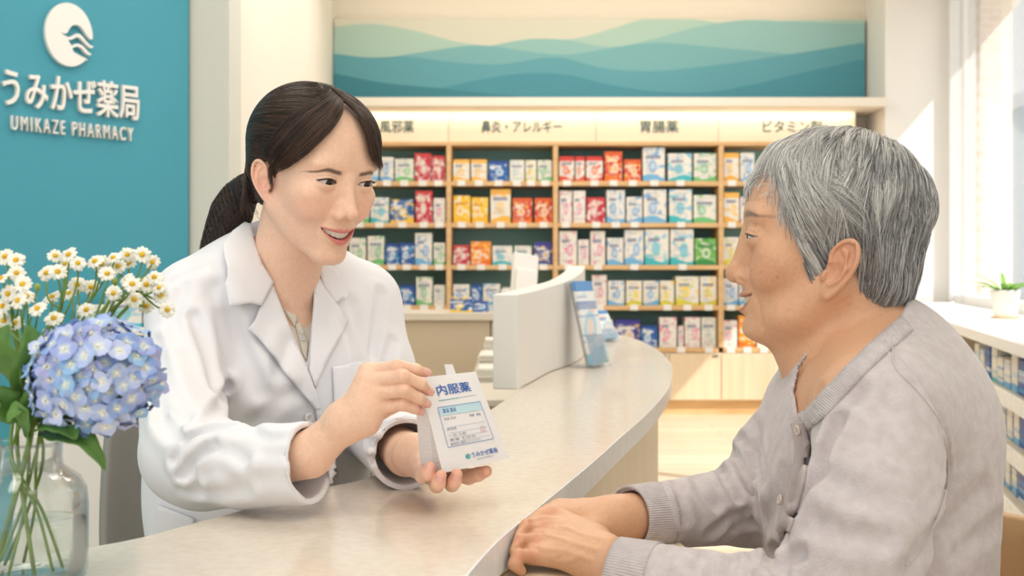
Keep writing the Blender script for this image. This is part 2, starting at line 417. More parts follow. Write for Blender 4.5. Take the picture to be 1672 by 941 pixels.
# ---- medicine boxes
def box_mat(name, base_, top=None, blobs=((200, 220, 230), (150, 200, 160)), swirl=None, amount=.56, bandh=.82, ink=(120, 130, 160)):
    m = bpy.data.materials.new('carton_'+name); m.use_nodes = True
    n = m.node_tree.nodes; l = m.node_tree.links; p = n['Principled BSDF']; p.inputs['Roughness'].default_value = .4
    tc = n.new('ShaderNodeTexCoord'); oi = n.new('ShaderNodeObjectInfo')
    def mth(op, a, b=None, c=None):
        q = n.new('ShaderNodeMath'); q.operation = op
        for i, v in enumerate((a, b, c)):
            if v is None: continue
            if isinstance(v, (int, float)): q.inputs[i].default_value = v
            else: l.new(v, q.inputs[i])
        return q.outputs[0]
    sp = n.new('ShaderNodeSeparateXYZ'); l.new(tc.outputs['Generated'], sp.inputs[0])
    rnd = mth('MULTIPLY', oi.outputs['Random'], 97.0)
    cur = n.new('ShaderNodeRGB'); cur.outputs[0].default_value = rgb(*base_); cur = cur.outputs[0]
    def over(cur, fac, colr):
        mx = n.new('ShaderNodeMix'); mx.data_type = 'RGBA'
        l.new(fac, mx.inputs['Factor']); l.new(cur, mx.inputs['A']); mx.inputs['B'].default_value = rgb(*colr); return mx.outputs['Result']
    # printed front: soft colour patches, a round picture, a title bar and short text bars
    def wn(seed):
        q = n.new('ShaderNodeTexWhiteNoise'); q.noise_dimensions = '1D'
        l.new(mth('ADD', rnd, seed) if isinstance(seed, float) else mth('ADD', rnd, seed), q.inputs['W']); return q.outputs['Value']
    def mul(*a):
        r = a[0]
        for q in a[1:]: r = mth('MULTIPLY', r, q)
        return r
    X, Z = sp.outputs['X'], sp.outputs['Z']
    for k, cb in enumerate(blobs):
        cv = n.new('ShaderNodeCombineXYZ')
        l.new(mth('ADD', mth('MULTIPLY', X, 1.2), rnd), cv.inputs[0]); l.new(mth('MULTIPLY', Z, 1.9), cv.inputs[2]); cv.inputs[1].default_value = k*13.7
        nz = n.new('ShaderNodeTexNoise'); nz.inputs['Scale'].default_value = 3.0; nz.inputs['Detail'].default_value = .3
        l.new(cv.outputs[0], nz.inputs['Vector'])
        q = n.new('ShaderNodeClamp'); l.new(mth('MULTIPLY', mth('SUBTRACT', nz.outputs['Fac'], amount+.01), 7.0), q.inputs[0])
        cur = over(cur, q.outputs[0], cb)
    dx = mth('SUBTRACT', X, mth('MULTIPLY_ADD', wn(3.3), .3, .35)); dz = mth('SUBTRACT', Z, .44)
    rr_ = mth('ADD', mul(dx, dx), mul(dz, dz))
    cur = over(cur, mul(mth('LESS_THAN', rr_, .035), .85), blobs[0]); cur = over(cur, mul(mth('LESS_THAN', rr_, .012), .8), blobs[1])
    # title
    tz = mul(mth('GREATER_THAN', Z, .66), mth('LESS_THAN', Z, .76), mth('GREATER_THAN', X, .12), mth('LESS_THAN', X, mth('MULTIPLY_ADD', wn(7.7), .35, .5)))
    cur = over(cur, mul(tz, .8), ink)
    z9 = mth('MULTIPLY', Z, 13.0); row = mth('FLOOR', z9); fr_ = mth('FRACT', z9)
    q = n.new('ShaderNodeTexWhiteNoise'); q.noise_dimensions = '1D'; l.new(mth('ADD', mul(row, 1.37), rnd), q.inputs['W'])
    bars = mul(mth('GREATER_THAN', fr_, .35), mth('LESS_THAN', fr_, .75), mth('GREATER_THAN', X, .14), mth('LESS_THAN', X, mth('MULTIPLY_ADD', q.outputs['Value'], .7, .12)), mth('LESS_THAN', mth('ABSOLUTE', mth('SUBTRACT', Z, .5)), .42))
    cur = over(cur, mul(bars, .45), ink)
    if swirl:
        wv_ = mth('SINE', mth('ADD', mth('MULTIPLY', sp.outputs['X'], 4.2), rnd))
        lim = mth('MULTIPLY_ADD', wv_, .07, .15)
        cur = over(cur, mth('LESS_THAN', sp.outputs['Z'], lim), swirl)
    if top:
        cur = over(cur, mth('GREATER_THAN', sp.outputs['Z'], bandh), top)
    l.new(cur, p.inputs['Base Color'])
    return m
WH = (238, 234, 226)
K = {
 'wg': (box_mat('wg', WH, None, ((150, 205, 150), (200, 225, 215)), (120, 200, 130)), 'white and green'),
 'wb': (box_mat('wb', WH, None, ((130, 180, 225), (205, 220, 235)), (120, 185, 230)), 'white and blue'),
 'wt': (box_mat('wt', WH, None, ((120, 205, 215), (150, 200, 230)), (70, 190, 200)), 'white and turquoise'),
 'wp': (box_mat('wp', WH, None, ((240, 150, 175), (225, 220, 225)), None, .58), 'white and pink'),
 'wo': (box_mat('wo', WH, (246, 190, 90), ((248, 205, 110), (240, 220, 190)), (246, 190, 80)), 'white and orange'),
 'wy': (box_mat('wy', WH, None, ((250, 215, 100), (215, 225, 160)), (225, 215, 80)), 'white and yellow'),
 'ww': (box_mat('ww', WH, None, ((215, 220, 225), (200, 225, 210)), None, .55), 'plain white'),
 'wr': (box_mat('wr', WH, (214, 58, 50), ((235, 110, 70), (240, 200, 170)), (228, 90, 60), .57), 'red-topped white'),
 'rd': (box_mat('rd', (196, 40, 62), (206, 60, 60), ((225, 190, 190), (235, 225, 215)), None, .54, .9, (230, 215, 200)), 'crimson red'),
 'ro': (box_mat('ro', (212, 52, 44), (222, 96, 40), ((240, 225, 205), (235, 170, 60)), (236, 120, 40), .53, .86, (245, 230, 190)), 'red and orange'),
 'yl': (box_mat('yl', (248, 205, 70), None, ((240, 235, 215), (244, 180, 40)), (246, 190, 40), .52, .82, (220, 150, 40)), 'bright yellow'),
 'og': (box_mat('og', (244, 150, 45), None, ((245, 238, 225), (250, 190, 90)), (240, 120, 30), .53, .82, (230, 100, 30)), 'bright orange'),
 'bl': (box_mat('bl', (34, 92, 172), (28, 74, 150), ((225, 232, 238), (80, 170, 220)), None, .55, .86, (240, 240, 240)), 'deep blue'),
 'nv': (box_mat('nv', (70, 66, 140), (60, 60, 150), ((230, 228, 235), (225, 190, 120)), (60, 90, 160), .54, .84, (240, 240, 240)), 'purple-blue'),
 'gr': (box_mat('gr', (120, 190, 90), None, ((235, 240, 225), (70, 160, 80)), (60, 150, 80), .53, .82, (50, 120, 70)), 'leaf green'),
 'by': (box_mat('by', (40, 96, 168), None, ((240, 205, 60), (230, 235, 238)), (248, 205, 60), .54, .82, (240, 240, 240)), 'blue and yellow'),
}
def carton(name, x0, x1, y0, y1, z0, h, m, label, group, rz=0.0, cat='medicine box'):
    w = x1-x0; d = y1-y0; g = G().box((-w/2, -d/2, 0), (w/2, d/2, h))
    # tuck-in flap: a slightly raised lid panel on top, and a seam lip at the back edge
    g.box((-w/2+.003, -d/2+.002, h), (w/2-.003, d/2-.004, h+.0012))
    o = g.build(name, m); o.location = ((x0+x1)/2, (y0+y1)/2, z0); o.rotation_euler = (0, 0, rz)
    md = o.modifiers.new('bevel', 'BEVEL'); md.width = .0016; md.segments = 2; md.limit_method = 'ANGLE'
    return tag(o, label, cat, group)

ROWS = [
 # row, bay, [(px0, px1, top, kind)]
 (0, 0, [(597, 618, 260, 'wb'), (621, 643, 257, 'wb'), (645, 676, 260, 'wg'), (677, 704, 251, 'rd'), (705, 727, 255, 'rd')]),
 (0, 1, [(740, 767, 261, 'wo'), (769, 795, 261, 'wo'), (798, 830, 263, 'bl'), (832, 856, 262, 'ww'), (858, 876, 262, 'wy'), (878, 902, 262, 'wg')]),
 (0, 2, [(913, 938, 256, 'wr'), (940, 955, 256, 'wr'), (957, 984, 256, 'wr'), (987, 1016, 248, 'ro'), (1019, 1047, 261, 'ro'), (1050, 1086, 241, 'wb'), (1091, 1130, 251, 'wt'), (1133, 1170, 251, 'wg')]),
 (0, 3, [(1182, 1207, 250, 'wo'), (1209, 1232, 250, 'wb')]),
 (1, 0, [(574, 602, 326, 'wg'), (605, 635, 323, 'wt'), (638, 676, 326, 'by'), (678, 706, 312, 'rd'), (708, 727, 324, 'wp')]),
 (1, 1, [(740, 768, 320, 'yl'), (770, 797, 323, 'yl'), (801, 834, 309, 'wo'), (837, 869, 324, 'ro'), (873, 902, 324, 'ro')]),
 (1, 2, [(913, 934, 312, 'wp'), (936, 956, 312, 'wp'), (958, 988, 323, 'rd'), (990, 1020, 311, 'wb'), (1023, 1049, 322, 'wb'), (1051, 1088, 310, 'wb'), (1093, 1130, 310, 'wt'), (1133, 1170, 319, 'wg')]),
 (1, 3, [(1182, 1207, 315, 'wo'), (1209, 1230, 322, 'wp')]),
 (2, 0, [(570, 597, 389, 'wg'), (600, 627, 386, 'wg'), (629, 652, 398, 'bl'), (653, 676, 397, 'bl'), (678, 706, 381, 'wb'), (708, 727, 397, 'wg')]),
 (2, 1, [(740, 767, 401, 'rd'), (769, 802, 395, 'og'), (804, 837, 402, 'wt'), (840, 868, 402, 'wg'), (872, 902, 396, 'nv')]),
 (2, 2, [(913, 942, 378, 'wp'), (944, 962, 392, 'wp'), (964, 988, 378, 'wp'), (991, 1018, 389, 'wb'), (1020, 1051, 376, 'wb'), (1053, 1092, 375, 'wt'), (1095, 1133, 375, 'wt'), (1135, 1170, 390, 'gr')]),
 (2, 3, [(1181, 1207, 388, 'wy'), (1209, 1228, 392, 'yl')]),
 (3, 0, [(602, 624, 467, 'wb'), (626, 651, 467, 'by'), (653, 677, 466, 'bl'), (679, 706, 453, 'wg'), (708, 727, 466, 'ww')]),
 (3, 1, [(740, 767, 465, 'wb'), (769, 787, 465, 'bl'), (789, 817, 464, 'wb'), (820, 846, 470, 'ww')]),
 (3, 2, [(967, 991, 450, 'wp'), (993, 1020, 459, 'wb'), (1022, 1048, 459, 'wy'), (1050, 1076, 459, 'wb'), (1078, 1101, 459, 'wy'), (1103, 1141, 452, 'wy'), (1143, 1170, 452, 'wy')]),
 (3, 3, [(1181, 1205, 455, 'wb'), (1207, 1226, 458, 'wb')]),
 (4, 2, [(974, 1001, 523, 'ww'), (1004, 1045, 523, 'nv'), (1047, 1074, 532, 'bl'), (1077, 1105, 519, 'wp'), (1107, 1116, 533, 'wp'), (1118, 1143, 519, 'wp'), (1145, 1169, 519, 'ww')]),
 (4, 3, [(1181, 1204, 524, 'wp'), (1206, 1233, 516, 'og'), (1236, 1258, 526, 'wp')]),
]
ORD = ['first', 'second', 'third', 'fourth', 'fifth', 'sixth', 'seventh', 'eighth']
RN = ['top shelf', 'second shelf', 'third shelf', 'fourth shelf', 'lowest shelf']
BN = ['behind the pharmacist', 'of second bay', 'of wide third bay', 'of last bay']
M_tag = mat('price_card', rgb(244, 242, 236), .5, rgb(226, 230, 232), 60, 1, (.5, .7))
for r, b_, items in ROWS:
    for k, (p0, p1, top, kd) in enumerate(items):
        zt = shelf_top[r]; dy = random.uniform(0, .02)
        yf = 7.205+dy; sc = yf/SY
        x0, x1 = sx(p0)*sc, sx(p1)*sc
        h = CAM_Z-(top-HOR)*yf/F-zt
        d = min(.2, max(.06, (x1-x0)*.9))
        nm = K[kd][1]
        tall = 'tall ' if h > .205 else ('small ' if h < .13 else '')
        carton('medicine_box', x0+.001, x1-.001, yf, yf+d, zt+.0005, h, K[kd][0],
               f'{tall}{nm} medicine box, {ORD[k]} in row, {RN[r]} {BN[b_]}', 'medicine boxes on the wooden shelves', random.uniform(-.03, .03))
    # price cards clipped to the shelf edge
    for k in range(0, len(items), 2 if b_ == 2 and r in (0, 1) and False else 1):
        if len(items) > 6 and k % 2 and random.random() < .35: continue
        p0, p1 = items[k][:2]; xm = sx((p0+p1)/2)
        G().box((xm-.026, 7.183, shelf_top[r]-.032), (xm+.026, 7.189, shelf_top[r]+.006)).build('price_card', M_tag, shelf)
# ================================================================== COUNTER
FE = [(-.10, .55), (-.06, .8), (-.02, 1.016), (.021, 1.169), (.1, 1.452), (.165, 1.70), (.233, 1.957), (.303, 2.25), (.36, 2.53), (.414, 2.866), (.445, 3.1), (.466, 3.35), (.485, 3.65), (.492, 3.9), (.490, 4.2), (.47, 4.5), (.43, 4.8), (.36, 5.05), (.25, 5.2)]
BE = [(-1.0, .62), (-.62, .84), (-.391, 1.011), (-.317, 1.119), (-.228, 1.289), (-.171, 1.385), (-.10, 1.72), (-.04, 2.05), (.0, 2.31), (.04, 2.6), (.08, 2.9), (.10, 3.3), (.11, 3.8), (.10, 4.4), (.06, 4.9), (.05, 5.2)]
def cat_rom(pts, n=6):
    out = []
    for i in range(len(pts)-1):
        p0, p1, p2, p3 = [Vector(pts[max(0, min(len(pts)-1, i+k))]) for k in (-1, 0, 1, 2)]
        for j in range(n):
            t = j/n
            out.append(tuple(.5*((2*p1)+(p2-p0)*t+(2*p0-5*p1+4*p2-p3)*t*t+(3*p1-p0-3*p2+p3)*t**3)))
    return out+[tuple(pts[-1])]
def inset(line, d):
    out = []
    for i, p in enumerate(line):
        a = Vector(line[max(0, i-1)]); b = Vector(line[min(len(line)-1, i+1)]); t = (b-a).normalized()
        out.append((p[0]-t.y*d, p[1]+t.x*d))
    return out
fe = cat_rom(FE, 5); be = cat_rom(BE, 5)
ctr = thing('service_counter', 'long curved white stone-topped pharmacy counter with pale wood front', 'counter', (.2, 2.5, FLOOR))
top = G().prism(fe+be[::-1], TOP-.03, TOP)
o = top.build('counter_top', M_stone, ctr, bevel=.0008, bseg=2)
# white front band, just proud of the stone edge
def strip(line, z0, z1, t):
    g = G(); ins = inset(line, -t); n = len(line)
    vs = [(p[0], p[1], z0) for p in line]+[(p[0], p[1], z1) for p in line]+[(p[0], p[1], z0) for p in ins]+[(p[0], p[1], z1) for p in ins]
    fs = []
    for i in range(n-1):
        fs += [(i, n+i, n+i+1, i+1), (2*n+i, 2*n+i+1, 3*n+i+1, 3*n+i), (n+i, 3*n+i, 3*n+i+1, n+i+1), (i, i+1, 2*n+i+1, 2*n+i)]
    fs += [(0, 2*n, 3*n, n), (n-1, 2*n-1, 4*n-1, 3*n-1)]
    return g.add(vs, fs)
strip(fe, TOP-.034, TOP-.0004, .002).build('edge_band', M_edge, ctr)
body = inset(fe, .035)
strip(body, FLOOR, TOP-.031, -.02).build('front_panel', M_panel, ctr)
strip(inset(be, -.02), FLOOR, TOP-.031, .02).build('inner_panel', M_beige, ctr)
# lower ledge on the customer's side
lp = [(-.06, .93), (.02, 1.165), (.05, 1.262), (.12, 1.272), (.168, 1.25), (.186, 1.19), (.178, 1.125), (.12, 1.085), (.06, 1.062), (.02, 1.03), (-.02, .94)]
LEDGE = .680
lp2 = cat_rom(lp, 5)
G().prism(lp2, LEDGE-.035, LEDGE).build('writing_ledge', mat('ledge_wood', rgb(236, 218, 190), .4, rgb(226, 204, 172), 5, 6, (.3, .7), (1, 12, 12)), ctr, bevel=.004, bseg=3)

# white partition standing on the counter
pb = [(.012, 2.40), (.055, 2.62), (.10, 2.85), (.15, 3.02), (.185, 3.17), (.215, 3.35), (.232, 3.5)]
pl = cat_rom(pb, 4); n = len(pl); pin = inset(pl, .055)
g = G(); vs = []
tops = [.929+.072*((i/(n-1))**1.5) for i in range(n)]
for L_ in (pl, pin): vs += [(p[0], p[1], TOP+.001) for p in L_]+[(p[0], p[1], tops[i]) for i, p in enumerate(L_)]
fs = []
for i in range(n-1):
    fs += [(i, i+1, n+i+1, n+i), (2*n+i, 3*n+i, 3*n+i+1, 2*n+i+1), (n+i, n+i+1, 3*n+i+1, 3*n+i), (i, 2*n+i, 2*n+i+1, i+1)]
fs += [(0, n, 3*n, 2*n), (n-1, 3*n-1, 4*n-1, 2*n-1)]
part = g.add(vs, fs).build('counter_partition', M_offwhite, bevel=.003)
bm = bmesh.new(); bm.from_mesh(part.data); bmesh.ops.recalc_face_normals(bm, faces=bm.faces); bm.to_mesh(part.data); bm.free()
tag(part, 'curved white partition panel standing on the counter', 'partition')

# ---- leaflet stands
M_acr = thin_glass('clear_acrylic', (.96, .98, 1, 1), .06)
def leaf_mat():
    m = box_mat('leaflet', (238, 240, 240), (90, 150, 210), ((170, 212, 230), (244, 214, 196)), (150, 205, 228), .60, .88, (130, 150, 190))
    return m
M_leaf = leaf_mat()
def stand(cx, cy, w, h, rz, lean, label, depth=.05):
    t = thing('leaflet_stand', label, 'leaflet stand', (cx, cy, TOP), 'leaflet stands on the counter')
    R = Matrix.Translation((cx, cy, TOP+.001)) @ Matrix.Rotation(rz, 4, 'Z')
    L_ = Matrix.Rotation(lean, 4, 'X')
    G().box((-w/2, -depth*.5, 0), (w/2, depth, .004), R).build('base', M_acr, t)
    G().box((-w/2, -.004, 0), (w/2, 0, h), R @ L_).build('back_plate', M_acr, t)
    G().box((-w/2, -.022, .004), (w/2, -.019, h*.35), R @ L_).build('front_pocket', M_acr, t)
    G().box((-w/2+.004, -.017, .006), (w/2-.004, -.007, h*.98), R @ L_).build('leaflets', M_leaf, t)
stand(.228, 3.02, .12, .24, math.radians(62), math.radians(-13), 'clear leaflet stand leaning by the far end of the white partition')
stand(.365, 4.15, .10, .125, math.radians(50), math.radians(-28), 'small tilted leaflet holder further along the counter, beyond the partition', .03)

# ================================================================== BEHIND THE COUNTER
dk = thing('back_desk', 'long beige back desk behind the pharmacist, before the shelves', 'desk', (-.4, 5.2, FLOOR))
DZ = .80
G().box((-1.005, 5.0, DZ-.035), (.03, 5.5, DZ)).build('desk_top', M_desk, dk, bevel=.003)
G().box((-1.0, 5.02, FLOOR), (-.10, 5.48, DZ-.036)).build('front_panel', M_beige, dk)
G().box((-.095, 5.02, FLOOR), (.025, 5.48, DZ-.036)).build('end_panel', M_beige, dk)
lc = thing('low_cabinet', 'low beige cabinet behind the partition carrying paper stacks', 'cabinet', (-.05, 3.9, FLOOR))
G().prism([(-.13, 3.12), (.02, 3.12), (.045, 4.75), (-.13, 4.75)], FLOOR, .60).build('carcase', M_beige, lc)
G().prism([(-.14, 3.1), (.025, 3.1), (.05, 4.77), (-.14, 4.77)], .601, .62).build('cabinet_top', M_desk, lc, bevel=.002)
M_paper = mat('paper_stack', rgb(232, 226, 214), .7, rgb(214, 206, 192), 120, 2, (.4, .6), (.05, .05, 1))
for k, (x, y, z0, w, d, h, rz, lb) in enumerate(((-.045, 3.72, .621, .14, .2, .045, .2, 'low stack of papers on the low cabinet, nearest the counter edge'),
                                         (-.04, 4.05, .621, .16, .24, .07, -.1, 'thicker stack of papers on the low cabinet, in the middle'),
                                         (-.035, 4.4, .621, .15, .21, .105, .05, 'tallest stack of papers on the low cabinet, under the monitor'))):
    g = G(); nl = int(h/.011); rnd = random.Random(k)
    for i in range(nl):
        dx, dy = rnd.uniform(-.004, .004), rnd.uniform(-.004, .004)
        g.box((x-w/2+dx, y-d/2+dy, z0+i*.011), (x+w/2+dx, y+d/2+dy, z0+i*.011+.0098))
    # one ream per slab: bound by a core so that the stack is one solid
    g.box((x-w/2+.006, y-d/2+.006, z0), (x+w/2-.006, y+d/2-.006, z0+nl*.011-.002))
    tag(g.build('paper_stack', M_paper), lb, 'paper stack', 'paper stacks on the low cabinet')
# monitor seen from behind
mo = thing('monitor', 'white computer monitor seen from the side, tilted back beyond the partition', 'monitor', (.03, 4.62, .62))
R = Matrix.Translation((.04, 4.62, .76)) @ Matrix.Rotation(math.radians(24), 4, 'Z') @ Matrix.Rotation(math.radians(-12), 4, 'X') @ Matrix.Rotation(math.radians(9), 4, 'Y')
G().box((-.058, -.012, -.02), (.058, .012, .31), R).build('screen_shell', M_offwhite, mo, bevel=.006)
G().box((-.05, -.03, .05), (.05, -.012, .24), R).build('rear_housing', M_offwhite, mo, bevel=.008)
G().box((-.012, .0, -.13), (.012, .02, .10), Matrix.Translation((.04, 4.64, .76))).build('stand', M_offwhite, mo, bevel=.003)
G().box((-.04, -.06, .0), (.04, .07, .012), Matrix.Translation((.03, 4.64, .622))).build('foot', M_offwhite, mo, bevel=.003)
# odds and ends on the back desk
def dbox(px0, px1, top, y, kd, lb, d=.1):
    x0, x1 = (px0-836)*y/F, (px1-836)*y/F
    carton('medicine_box', x0, x1, y, y+d, DZ+.0005, CAM_Z-(top-HOR)*y/F-DZ, K[kd][0], lb, 'medicine boxes on the back desk')
dbox(735, 770, 487, 5.08, 'by', 'low blue and yellow carton lying on the back desk')
dbox(772, 797, 493, 5.14, 'bl', 'flat blue carton on the back desk beside the blue and yellow one')
dbox(818, 838, 474, 5.1, 'ww', 'plain white carton at the right end of the back desk')
ct = thing('card_holder', 'small white card holder standing on the back desk beside the pharmacist', 'card holder', ((606-836)*5.1/F, 5.1, DZ))
R = Matrix.Translation(((606-836)*5.1/F, 5.1, DZ+.001)) @ Matrix.Rotation(math.radians(8), 4, 'Y')
G().box((-.036, -.004, 0), (.036, .004, .20), R).build('card', M_tag, ct); G().box((-.04, -.03, 0), (.04, .03, .006), Matrix.Translation(((606-836)*5.1/F, 5.1, DZ+.001))).build('foot', M_acr, ct)
tray = G().box((-.07, -.05, 0), (.07, .05, .006)).box((-.07, -.05, .006), (-.064, .05, .035)).box((.064, -.05, .006), (.07, .05, .035)).box((-.064, .044, .006), (.064, .05, .035)).box((-.064, -.05, .006), (.064, -.044, .035)).build('pen_tray', M_acr)
tray.location = ((795-836)*5.36/F, 5.36, DZ+.0005); tag(tray, 'clear shallow tray on the back desk near its right end', 'tray')

# ---- sign on the teal wall
sg = thing('pharmacy_sign', 'white raised pharmacy emblem and lettering mounted on the teal wall', 'sign', (-1.4, 3.2, 2.0))
def tpos(px, py, off=0.0):
    """point on the teal wall under the given pixel"""
    d = Vector(((px-836)/F, 1, -(py-HOR)/F)); o_ = Vector((0, 0, CAM_Z))
    t = (A-o_).dot(tn)/d.dot(tn); return o_+d*t+tn*off
def twidth(a, b): return (tpos(*b)-tpos(*a)).length
def line_text(name, body, pl, pr, h, m_sp=1.0, bold=.0016):
    a, b = tpos(*pl), tpos(*pr); mid = (a+b)/2; mid.z = (a.z+b.z)/2
    return text_mesh(name, body, h, frame_on(mid+tn*.010, tw), M_whitegloss, .008, sg, width=(Vector((b.x-a.x, b.y-a.y))).length, spacing=m_sp, bold=bold)
line_text('japanese_lettering', 'うみかぜ薬局', (-1, 151), (222, 170), .118, 1.05)
line_text('latin_lettering', 'UMIKAZE PHARMACY', (15, 204), (213, 220), .060, 1.45, 0.0)
# emblem: disc with wave cut-outs
c0 = tpos(109, 58); EW = twidth((71, 56), (148, 62))/2; EH = abs(tpos(109, 8).z-tpos(109, 111).z)/2
def emb(outline, name='emblem'):
    poly = outline; g = G(); n = len(poly); vs = []
    for off in (.002, .018):
        for (u, v) in poly: p = c0+tw*(u*EW)+Vector((0, 0, v*EH))+tn*off; vs.append(p)
    g.add(vs, [tuple(range(n)), tuple(range(n, 2*n))[::-1]]+[(i, n+i, n+(i+1)%n, (i+1)%n) for i in range(n)])
    o = g.build(name, M_whitegloss, sg)
    bm = bmesh.new(); bm.from_mesh(o.data); bmesh.ops.recalc_face_normals(bm, faces=bm.faces); bm.to_mesh(o.data); bm.free()
    return o
def px_e(x, y): return ((x-395)/140.0, -(y-213)/187.0)   # crop coordinates of the emblem
arc = [(math.cos(math.radians(a)), math.sin(math.radians(a))) for a in np.linspace(0, 318, 64)]
inner = [px_e(*p) for p in ((505, 350), (470, 330), (440, 318), (425, 314), (416, 304), (412, 292), (430, 280), (447, 274), (468, 282), (490, 304), (510, 317), (522, 316), (526, 307), (510, 300), (490, 280), (470, 264), (450, 258), (430, 262), (408, 276), (398, 262), (386, 243),
         (405, 242), (425, 230), (440, 220), (455, 221), (475, 236), (495, 256), (520, 272), (533, 271), (537, 259), (515, 254), (495, 236), (475, 212), (455, 198), (437, 200), (418, 212), (400, 226), (385, 228), (362, 220), (340, 208), (372, 211), (385, 200), (395, 178), (412, 156), (437, 147), (460, 152), (480, 172), (500, 200), (518, 218), (530, 220))]
emb(arc+inner)

# ---- small wall shelf on the teal wall with packs
ws = thing('wall_shelf', 'small white shelf fixed to the teal wall behind the flowers', 'shelf', tuple(tpos(200, 545)))
a_, b_ = tpos(95, 546), tpos(262, 538)
def tbox(s0, s1, d0, d1, z0, z1):
    p = [a_+tw*s0+tn*d0, a_+tw*s1+tn*d0, a_+tw*s1+tn*d1, a_+tw*s0+tn*d1]
    return G().prism([(q.x, q.y) for q in p], z0, z1)
WL = (b_-a_).length; wz = tpos(235, 538).z
tbox(-.05, WL, .002, .13, wz-.012, wz+.012).build('shelf_board', M_white, ws, bevel=.002)
for s_ in (.03, WL-.05): tbox(s_, s_+.015, .002, .10, wz-.07, wz-.0125).build('bracket', M_white, ws)
for k, (s0, s1, h, kd, lb) in enumerate(((.04, .115, .07, 'wg', 'white and green pack on the teal wall shelf, nearest the hydrangea'), (.13, .215, .09, 'wt', 'white and turquoise pack in the middle of the teal wall shelf'), (.222, .30, .095, 'wb', 'white and blue pack at the right end of the teal wall shelf'))):
    o = tbox(s0, s1, .03, .10, 0, h).build('medicine_pack', K[kd][0]); o.location.z = wz+.0125
    md = o.modifiers.new('bevel', 'BEVEL'); md.width = .0015; tag(o, lb, 'medicine pack', 'packs on the teal wall shelf')

# ---- cabinet and chair behind the pharmacist's side
lc2 = thing('side_cabinet', 'pale cream side cabinet behind the flower vase', 'cabinet', (-.9, 2.2, FLOOR))
def pxp(px, Y): return (px-836)*Y/F
G().box((pxp(20, 2.2), 2.2, FLOOR), (pxp(207, 2.2), 2.62, .70)).build('carcase', M_offwhite, lc2, bevel=.004)
G().box((pxp(20, 2.2)-.01, 2.19, .7005), (pxp(207, 2.2)+.006, 2.63, .722)).build('cabinet_top', M_white, lc2, bevel=.003)
M_chairg = mat('grey_chair_shell', rgb(150, 146, 140), .5)
ch = thing('office_chair', 'grey-backed office chair behind the pharmacist', 'chair', (-.44, 1.64, FLOOR))
# curved grey back shell
vs = []; fs = []; nu, nv = 14, 10
for i in range(nu+1):
    a = math.radians(-66+132*i/nu)
    for j in range(nv+1):
        z = .40+.42*j/nv; r = .27+.02*math.sin(j/nv*3.14)
        vs.append((-.44+math.sin(a)*r*.80, 1.66+math.cos(a)*r*.6+.04*j/nv, z))
for i in range(nu):
    for j in range(nv): k = i*(nv+1)+j; fs.append((k, k+1, k+nv+2, k+nv+1))
G().add(vs, fs).build('backrest', M_chairg, ch, smooth=True, solid=.02, bevel=.006)
G().lathe([(.02, .36), (.24, .36), (.26, .385), (.24, .41), (.02, .415)], 28, Matrix.Translation((-.44, 1.64, 0))).build('seat', M_chairg, ch, smooth=True)
G().lathe([(.03, .12), (.03, .36)], 16, Matrix.Translation((-.44, 1.64, 0))).build('post', M_metal, ch, smooth=True)
for k in range(5):
    a = k*1.2566; G().tube([(-.44, 1.64, .12), (-.44+.27*math.cos(a), 1.64+.27*math.sin(a), .085)], [.02, .014], 8).build('leg', M_metal, ch, smooth=True)
    G().ball((-.44+.27*math.cos(a), 1.64+.27*math.sin(a), FLOOR+.0205), .02).build('caster', M_metal, ch, smooth=True)

# ================================================================== LOW SHELF UNIT UNDER THE WINDOW
M_ulight = mat('unit_wood_light', rgb(222, 206, 182), .45, rgb(210, 192, 166), 4, 5, (.3, .7), (2, 2, 8))
un = thing('window_shelf_unit', 'low pale shelf unit with white top running under the window', 'shelf unit', (1.7, 4.5, FLOOR))
Y0, Y1 = 2.35, 7.05
def ubox(y0, y1, d0, d1, z0, z1):
    """d = distance from the unit's front towards the window"""
    p = [Vector((.57+.2574*y0, y0, 0)), Vector((.57+.2574*y1, y1, 0))]
    return G().prism([(a.x, a.y) for a in (p[0]+wo*d0, p[1]+wo*d0, p[1]+wo*d1, p[0]+wo*d1)], z0, z1)
UD = .385
ubox(Y0, Y1, -.01, UD, SILL-.035, SILL).build('unit_top', M_white, un, bevel=.003)
ubox(Y0, Y1, UD-.02, UD-.002, FLOOR, SILL-.036).build('back_panel', M_ulight, un)
ZS = [.645, .504, .36, .21]
for z in ZS:
    ubox(Y0, Y1, 0, UD-.021, z-.022, z).build('shelf_board', M_ulight, un)
    ubox(Y0, Y1, -.006, -.0005, z-.03, z+.012).build('price_rail', M_tag, un)
DIV = [2.36, 3.9, 4.96, 6.0, 7.0]
for y in DIV: ubox(y, y+.025, .001, UD-.022, FLOOR, SILL-.036).build('divider', M_ulight, un)
rr = random.Random(3)
kinds = ['wb', 'bl', 'wb', 'ww', 'wt', 'wb', 'bl', 'ww', 'wb', 'by']
cnt = 0
SN = ['upper tier', 'middle tier', 'lower tier', 'floor tier']
